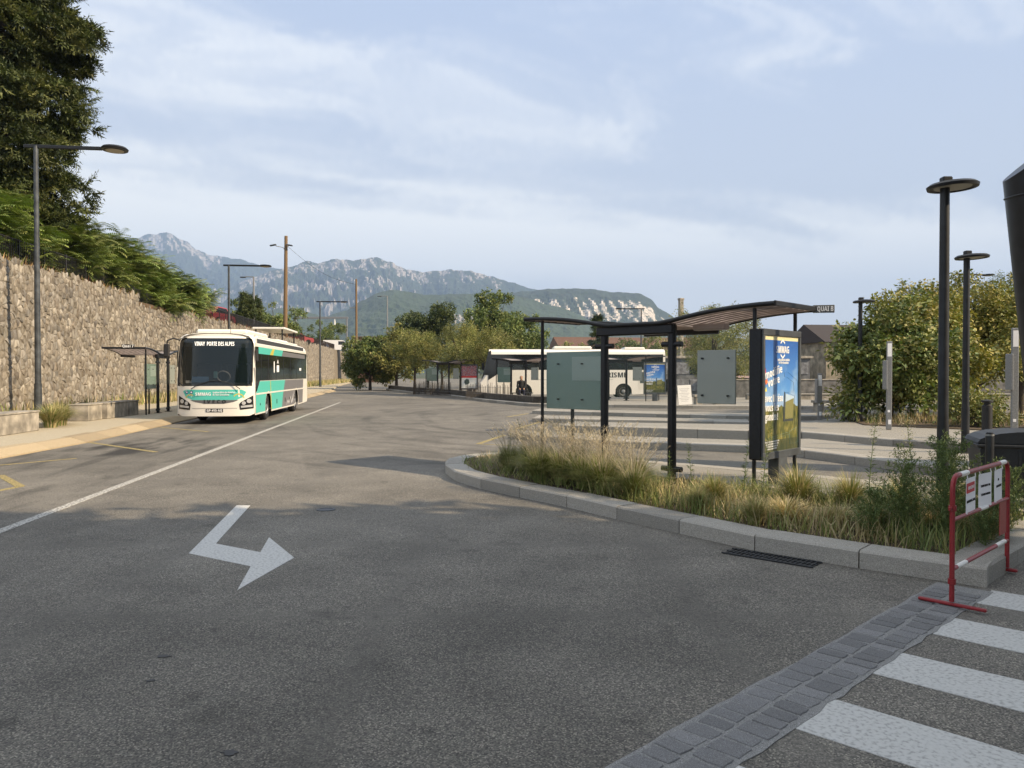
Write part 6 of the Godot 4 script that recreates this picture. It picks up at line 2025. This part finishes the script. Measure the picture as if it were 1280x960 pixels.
func weed_mesh(h: float, branchy: bool, cols: Array, head: Array) -> Array:
	var stem := MB.new()
	var lv := MB.new()
	var hd := MB.new()
	var pts := []
	var lean := Vector3(R(-0.12, 0.12), 0, R(-0.12, 0.12))
	for k in 7: pts.append(Vector3(0, h * k / 6.0, 0) + lean * h * pow(k / 6.0, 2.0))
	stem.paint(cols[0] * 0.9)
	stem.tube(pts, [0.007, 0.006, 0.005, 0.004, 0.003, 0.002, 0.001], 5, false)
	var at := func(u: float) -> Vector3:
		var i := mini(int(u * 6.0), 5)
		return (pts[i] as Vector3).lerp(pts[i + 1], u * 6.0 - i)
	if branchy:
		for k in 40:
			var u := R(0.08, 0.95)
			var a := R(0, TAU)
			var p: Vector3 = at.call(u)
			var d := Vector3(cos(a), R(0.5, 1.2), sin(a)).normalized()
			var l := h * 0.50 * (1.05 - u) + 0.07
			var q := p + d * l + Vector3(0, l * 0.1, 0)
			stem.tube([p, q], [0.003, 0.001], 3, false)
			for i in int(10 + l * 60):
				var e := p.lerp(q, R(0.1, 1.0))
				lv.paint((cols[rng.randi() % cols.size()] as Color) * R(0.75, 1.25))
				leaf(lv, e, (rnd_dir() + Vector3(0, 0.5, 0)).normalized(), Vector3.UP, R(0.03, 0.06), 0.010)
	for k in int(h * 110):
		var u := R(0.05, 0.96)
		var a := R(0, TAU)
		lv.paint((cols[rng.randi() % cols.size()] as Color) * R(0.75, 1.25))
		leaf(lv, at.call(u), Vector3(cos(a), R(0.1, 0.9), sin(a)).normalized(), Vector3.UP, R(0.05, 0.10) * (1.15 - u * 0.6), R(0.008, 0.013))
	if not head.is_empty():
		for k in 190:
			var u := R(0.68, 1.0)
			var a := R(0, TAU)
			var r := 0.085 * sin(PI * clampf((u - 0.66) / 0.36, 0, 1)) * sqrt(rng.randf()) + 0.004
			var p: Vector3 = at.call(u) + Vector3(cos(a) * r, R(-0.01, 0.02), sin(a) * r)
			hd.paint((head[rng.randi() % head.size()] as Color) * R(0.75, 1.25))
			leaf(hd, p, rnd_dir(), Vector3.UP, R(0.010, 0.022), 0.010)
	return [stem, lv, hd]

func planting() -> void:
	var gb := [Color(0.19, 0.235, 0.06), Color(0.15, 0.195, 0.05), Color(0.25, 0.265, 0.085), Color(0.34, 0.305, 0.14)]
	var straw := [Color(0.52, 0.42, 0.23), Color(0.45, 0.355, 0.18), Color(0.58, 0.48, 0.29), Color(0.34, 0.30, 0.13)]
	var plume := [Color(0.50, 0.43, 0.31), Color(0.44, 0.37, 0.26), Color(0.56, 0.49, 0.36)]
	var fm := []
	for k in 3: fm.append(grass_mesh(1150, 0.72, 0.70, gb, 78, plume))
	for k in 3: fm[k] = [fm[k][0].mesh(M.blade), fm[k][1].mesh(M.blade)]
	var spots := [[-0.05, 12.7, 0.85, "smallest plumed grass clump at the tip of the island"], [0.48, 12.0, 1.0, "plumed fountain grass clump second from the island tip"], [0.72, 11.15, 0.98, "plumed fountain grass clump leaning over the island kerb"], [0.95, 11.75, 1.08, "plumed fountain grass clump before the green notice board"], [1.32, 11.1, 1.05, "plumed fountain grass clump in the middle of the row"], [1.22, 10.35, 0.95, "plumed fountain grass clump at the kerb in the middle of the row"], [1.66, 10.45, 0.98, "last plumed fountain grass clump before the shelter post"], [0.42, 11.45, 1.0, "plumed fountain grass clump low at the kerb near the island tip"], [1.55, 9.85, 0.8, "small plumed fountain grass clump at the kerb before the shelter post"], [0.30, 12.45, 0.95, "plumed fountain grass clump at the back near the island tip"], [1.0, 10.75, 0.95, "plumed fountain grass clump at the kerb in the front row"]]
	for k in spots.size():
		var q: Array = spots[k]
		var g := thing("fountain_grass", q[3], "grass clump", P(q[0], q[1], 0.13), R(0, TAU), "plumed fountain grass clumps")
		g.scale = Vector3.ONE * float(q[2])
		inst("blades", fm[k % 3][0], g)
		inst("plumes", fm[k % 3][1], g)
	var dm := []
	for k in 2: dm.append(grass_mesh(460, 0.42, 0.44, straw, 0, plume)[0].mesh(M.blade))
	var mix: Array = gb + straw.slice(0, 2)
	var tm: Mesh = grass_mesh(760, 0.78, 0.55, mix, 0, plume)[0].mesh(M.blade)
	for q in [[2.95, 8.25, 1.0, "low straw coloured grass tuft before the advertising panel", 0], [3.40, 8.0, 0.9, "straw coloured grass tuft right of the advertising panel foot", 1], [2.70, 8.7, 0.8, "small straw coloured grass tuft left of the advertising panel", 1], [4.35, 7.95, 0.75, "straw coloured tuft beside the feathery weed", 0]]:
		var g := thing("dry_grass_tuft", q[3], "grass clump", P(q[0], q[1], 0.13), R(0, TAU), "dry grass tufts")
		g.scale = Vector3.ONE * float(q[2])
		inst("blades", dm[q[4]], g)
	for q in [[3.35, 9.0, 1.0, "tall green and straw grass clump under the advertising panel"], [3.85, 8.75, 0.9, "tall mixed grass clump right of the advertising panel"], [2.45, 9.3, 0.75, "mixed grass clump between the shelter post and the panel"], [4.25, 8.35, 0.95, "tall mixed grass clump left of the nearest disc lamp"], [4.65, 8.1, 0.85, "tall mixed grass clump before the nearest disc lamp"], [5.05, 8.6, 0.75, "mixed grass clump at the foot of the nearest disc lamp"], [3.65, 7.75, 0.7, "low mixed grass clump at the kerb before the seed heads"], [4.55, 7.35, 0.62, "low mixed grass clump just behind the barrier"], [2.15, 8.95, 0.55, "short mixed grass clump at the kerb before the shelter post"], [2.6, 8.2, 0.55, "short mixed grass clump at the kerb left of the straw tuft"]]:
		var g := thing("tall_grass_clump", q[3], "grass clump", P(q[0], q[1], 0.13), R(0, TAU), "tall mixed grass clumps")
		g.scale = Vector3.ONE * float(q[2])
		inst("blades", tm, g)
	# weeds
	var wc := [Color(0.125, 0.175, 0.055), Color(0.165, 0.21, 0.07), Color(0.10, 0.145, 0.045)]
	var hc := [Color(0.42, 0.38, 0.22), Color(0.34, 0.32, 0.18), Color(0.50, 0.46, 0.30)]
	for q in [[3.78, 8.15, 1.28, false, true, "tall weed with a pale seed head right of the advertising panel"], [4.12, 7.85, 1.22, false, true, "second tall weed with a pale seed head"], [4.12, 7.30, 0.98, true, false, "bushy dark green feathery weed near the kerb end"], [4.45, 7.72, 1.0, true, false, "bushy feathery weed left of the nearest disc lamp"], [3.78, 7.42, 0.72, true, false, "low feathery weed at the kerb"], [2.32, 9.9, 0.75, false, false, "slim weed right of the shelter post"], [2.05, 10.0, 0.62, false, false, "slim weed before the shelter post"], [3.05, 9.35, 1.0, false, false, "slim tall weed before the thin shelter post"], [2.9, 9.6, 0.8, false, false, "slim weed left of the thin shelter post"], [0.2, 13.3, 0.85, false, false, "slim bent weed beside the plumed grass"], [0.0, 13.2, 0.6, false, false, "short bent weed near the island tip"], [4.75, 7.5, 0.6, true, false, "low feathery weed behind the barrier"], [4.28, 7.55, 0.95, true, false, "bushiest dark green feathery weed of the island"], [3.95, 7.75, 0.85, true, false, "feathery weed between the two seed heads"], [4.62, 7.95, 0.8, true, false, "feathery weed before the nearest disc lamp"], [3.45, 7.35, 0.5, true, false, "small feathery weed at the kerb before the straw tufts"], [5.25, 8.1, 0.6, true, false, "feathery weed between the lamp and the refuse container"], [4.95, 7.95, 0.7, true, false, "low weed by the refuse container"], [4.35, 7.05, 0.45, true, false, "lowest feathery weed at the kerb behind the barrier"]]:
		var w := thing("weed", q[5], "weed", P(q[0], q[1], 0.13), R(0, TAU), "weeds on the island")
		var mm := weed_mesh(q[2], q[3], wc, hc if q[4] else [])
		part("stem", mm[0], M.blade, w)
		part("leaves", mm[1], M.blade, w)
		if q[4]: part("seed_head", mm[2], M.blade, w).set_meta("kind", "stuff")
	# ground cover on the island
	var gc := MB.new()
	var area := PackedVector2Array()
	for p in inset([[0.2, 15.0], [-0.5, 15.0], [-1.0, 14.2], [-1.0, 13.5], [-0.7, 12.5], [0.3, 10.95], [0.85, 10.3], [1.46, 9.35], [2.0, 8.6], [2.6, 7.75], [3.3, 7.05], [3.85, 6.55], [4.9, 7.5], [5.9, 8.5], [4.9, 9.3], [3.9, 10.2], [0.6, 13.4]], 0.10): area.append(Vector2(p[0], p[1]))
	for k in 46000:
		var p := Vector2(R(-1.2, 6.0), R(6.5, 15.0))
		if not Geometry2D.is_point_in_polygon(p, area): continue
		var dens := 1.0 if p.y < 10.3 else 0.45
		if rng.randf() > dens: continue
		var pal: Array = gb if sin(p.x * 3.1 + p.y * 1.7) + R(-1, 1) > -0.45 else straw
		if p.x > 3.6: pal = gb + wc
		gc.paint((pal[rng.randi() % pal.size()] as Color) * R(0.7, 1.2))
		var h := R(0.06, 0.34) * (1.0 if p.y < 10.5 else 0.55)
		var a := R(0, TAU)
		var w := Vector3(cos(a), 0, sin(a)) * R(0.003, 0.007)
		var b := P(p.x, p.y, 0.12)
		var l := Vector3(R(-0.10, 0.10), h, R(-0.10, 0.10))
		gc.quad(b - w, b + w, b + l * 0.6 + w * 0.7, b + l * 0.6 - w * 0.7)
		gc.tri(b + l * 0.6 - w * 0.7, b + l * 0.6 + w * 0.7, b + l + Vector3(l.x, 0, l.z) * 0.5)
	tag(part("ground_cover", gc, M.blade), "short mixed grass and weeds covering the planted island", "grass", "", "stuff")
	# dry weeds by the left wall and along its foot
	var wf := MB.new()
	for k in 9000:
		var s := 5.0 + rng.randf() * 120.0
		var p := wall_pt(s, 0.15, R(0.05, 0.9 + s * 0.02))
		if s < 22.0 and rng.randf() > 0.3: continue
		wf.paint((([gb, straw][rng.randi() % 2] as Array)[rng.randi() % 4] as Color) * R(0.7, 1.2))
		var h := R(0.1, 0.75)
		var a := R(0, TAU)
		var w := Vector3(cos(a), 0, sin(a)) * R(0.02, 0.05)
		wf.tri(p - w, p + w, p + Vector3(R(-0.2, 0.2), h, R(-0.2, 0.2)))
	tag(part("verge_grass", wf, M.blade), "dry weeds along the foot of the stone wall", "grass", "", "stuff")
	for q in [[-13.75, 23.4, "dry bushy weed below the tall street lamp"], [-13.5, 22.5, "green and straw weed beside the long concrete block"], [-14.3, 24.0, "dry weed at the foot of the tall street lamp"]]:
		var g := thing("roadside_weed", q[2], "weed", P(q[0], q[1], 0.15), R(0, TAU), "roadside weeds below the lamp")
		g.scale = Vector3(1.7, 1.25, 1.7)
		inst("blades", tm, g)
	# low dry shrubs on the plaza bed
	for q in [[12.4, 20.6, 0.9, "low dry shrub at the foot of the dark bush"], [14.2, 19.8, 0.8, "low brown shrub left of the black bollard"], [15.6, 19.2, 0.85, "low green shrub behind the black bollard"], [17.2, 18.6, 0.9, "low green shrub at the right edge of the plaza bed"], [13.3, 21.8, 0.8, "low brown shrub behind the slim sign post"]]:
		tree("low_shrub", q[3], P(q[0], q[1], 0.28), q[2], Vector3(0.9, 0.42, 0.7), "small", OLIVE, "low shrubs on the plaza bed", 14, 16.0, 0.03, 0.5)
	var pb := MB.new()
	for k in 7000:
		var p := P(R(10.2, 24.0), R(17.0, 26.0), 0.29)
		if -p.z < 21.9 - (p.x - 10.0) * 0.42: continue
		pb.paint((straw if rng.randf() < 0.65 else gb)[rng.randi() % 4] * R(0.6, 1.1))
		var a := R(0, TAU)
		var w := Vector3(cos(a), 0, sin(a)) * R(0.01, 0.02)
		pb.tri(p - w, p + w, p + Vector3(R(-0.1, 0.1), R(0.08, 0.35), R(-0.1, 0.1)))
	tag(part("bed_grass", pb, M.blade), "dry grass on the plaza bed under the trees", "grass", "", "stuff")

func _ready() -> void:
	rng.seed = 20240805
	materials()
	M.dark_plastic = mat(Color(0.028, 0.031, 0.035), 0.5, 0.0, M.fine, 1.0)
	M.column = mat(Color(0.020, 0.023, 0.030), 0.38, 0.3, M.grime, 0.5)
	M.board_panel = mat(Color(0.30, 0.31, 0.33), 0.6, 0.0, M.grime, 0.4)
	setup()
	sprigs()
	ground()
	platforms()
	retaining_wall()
	terrace()
	mountains()
	far_things()
	shelters()
	furniture()
	railing()
	city_bus()
	coach()
	people()
	trees()
	planting()
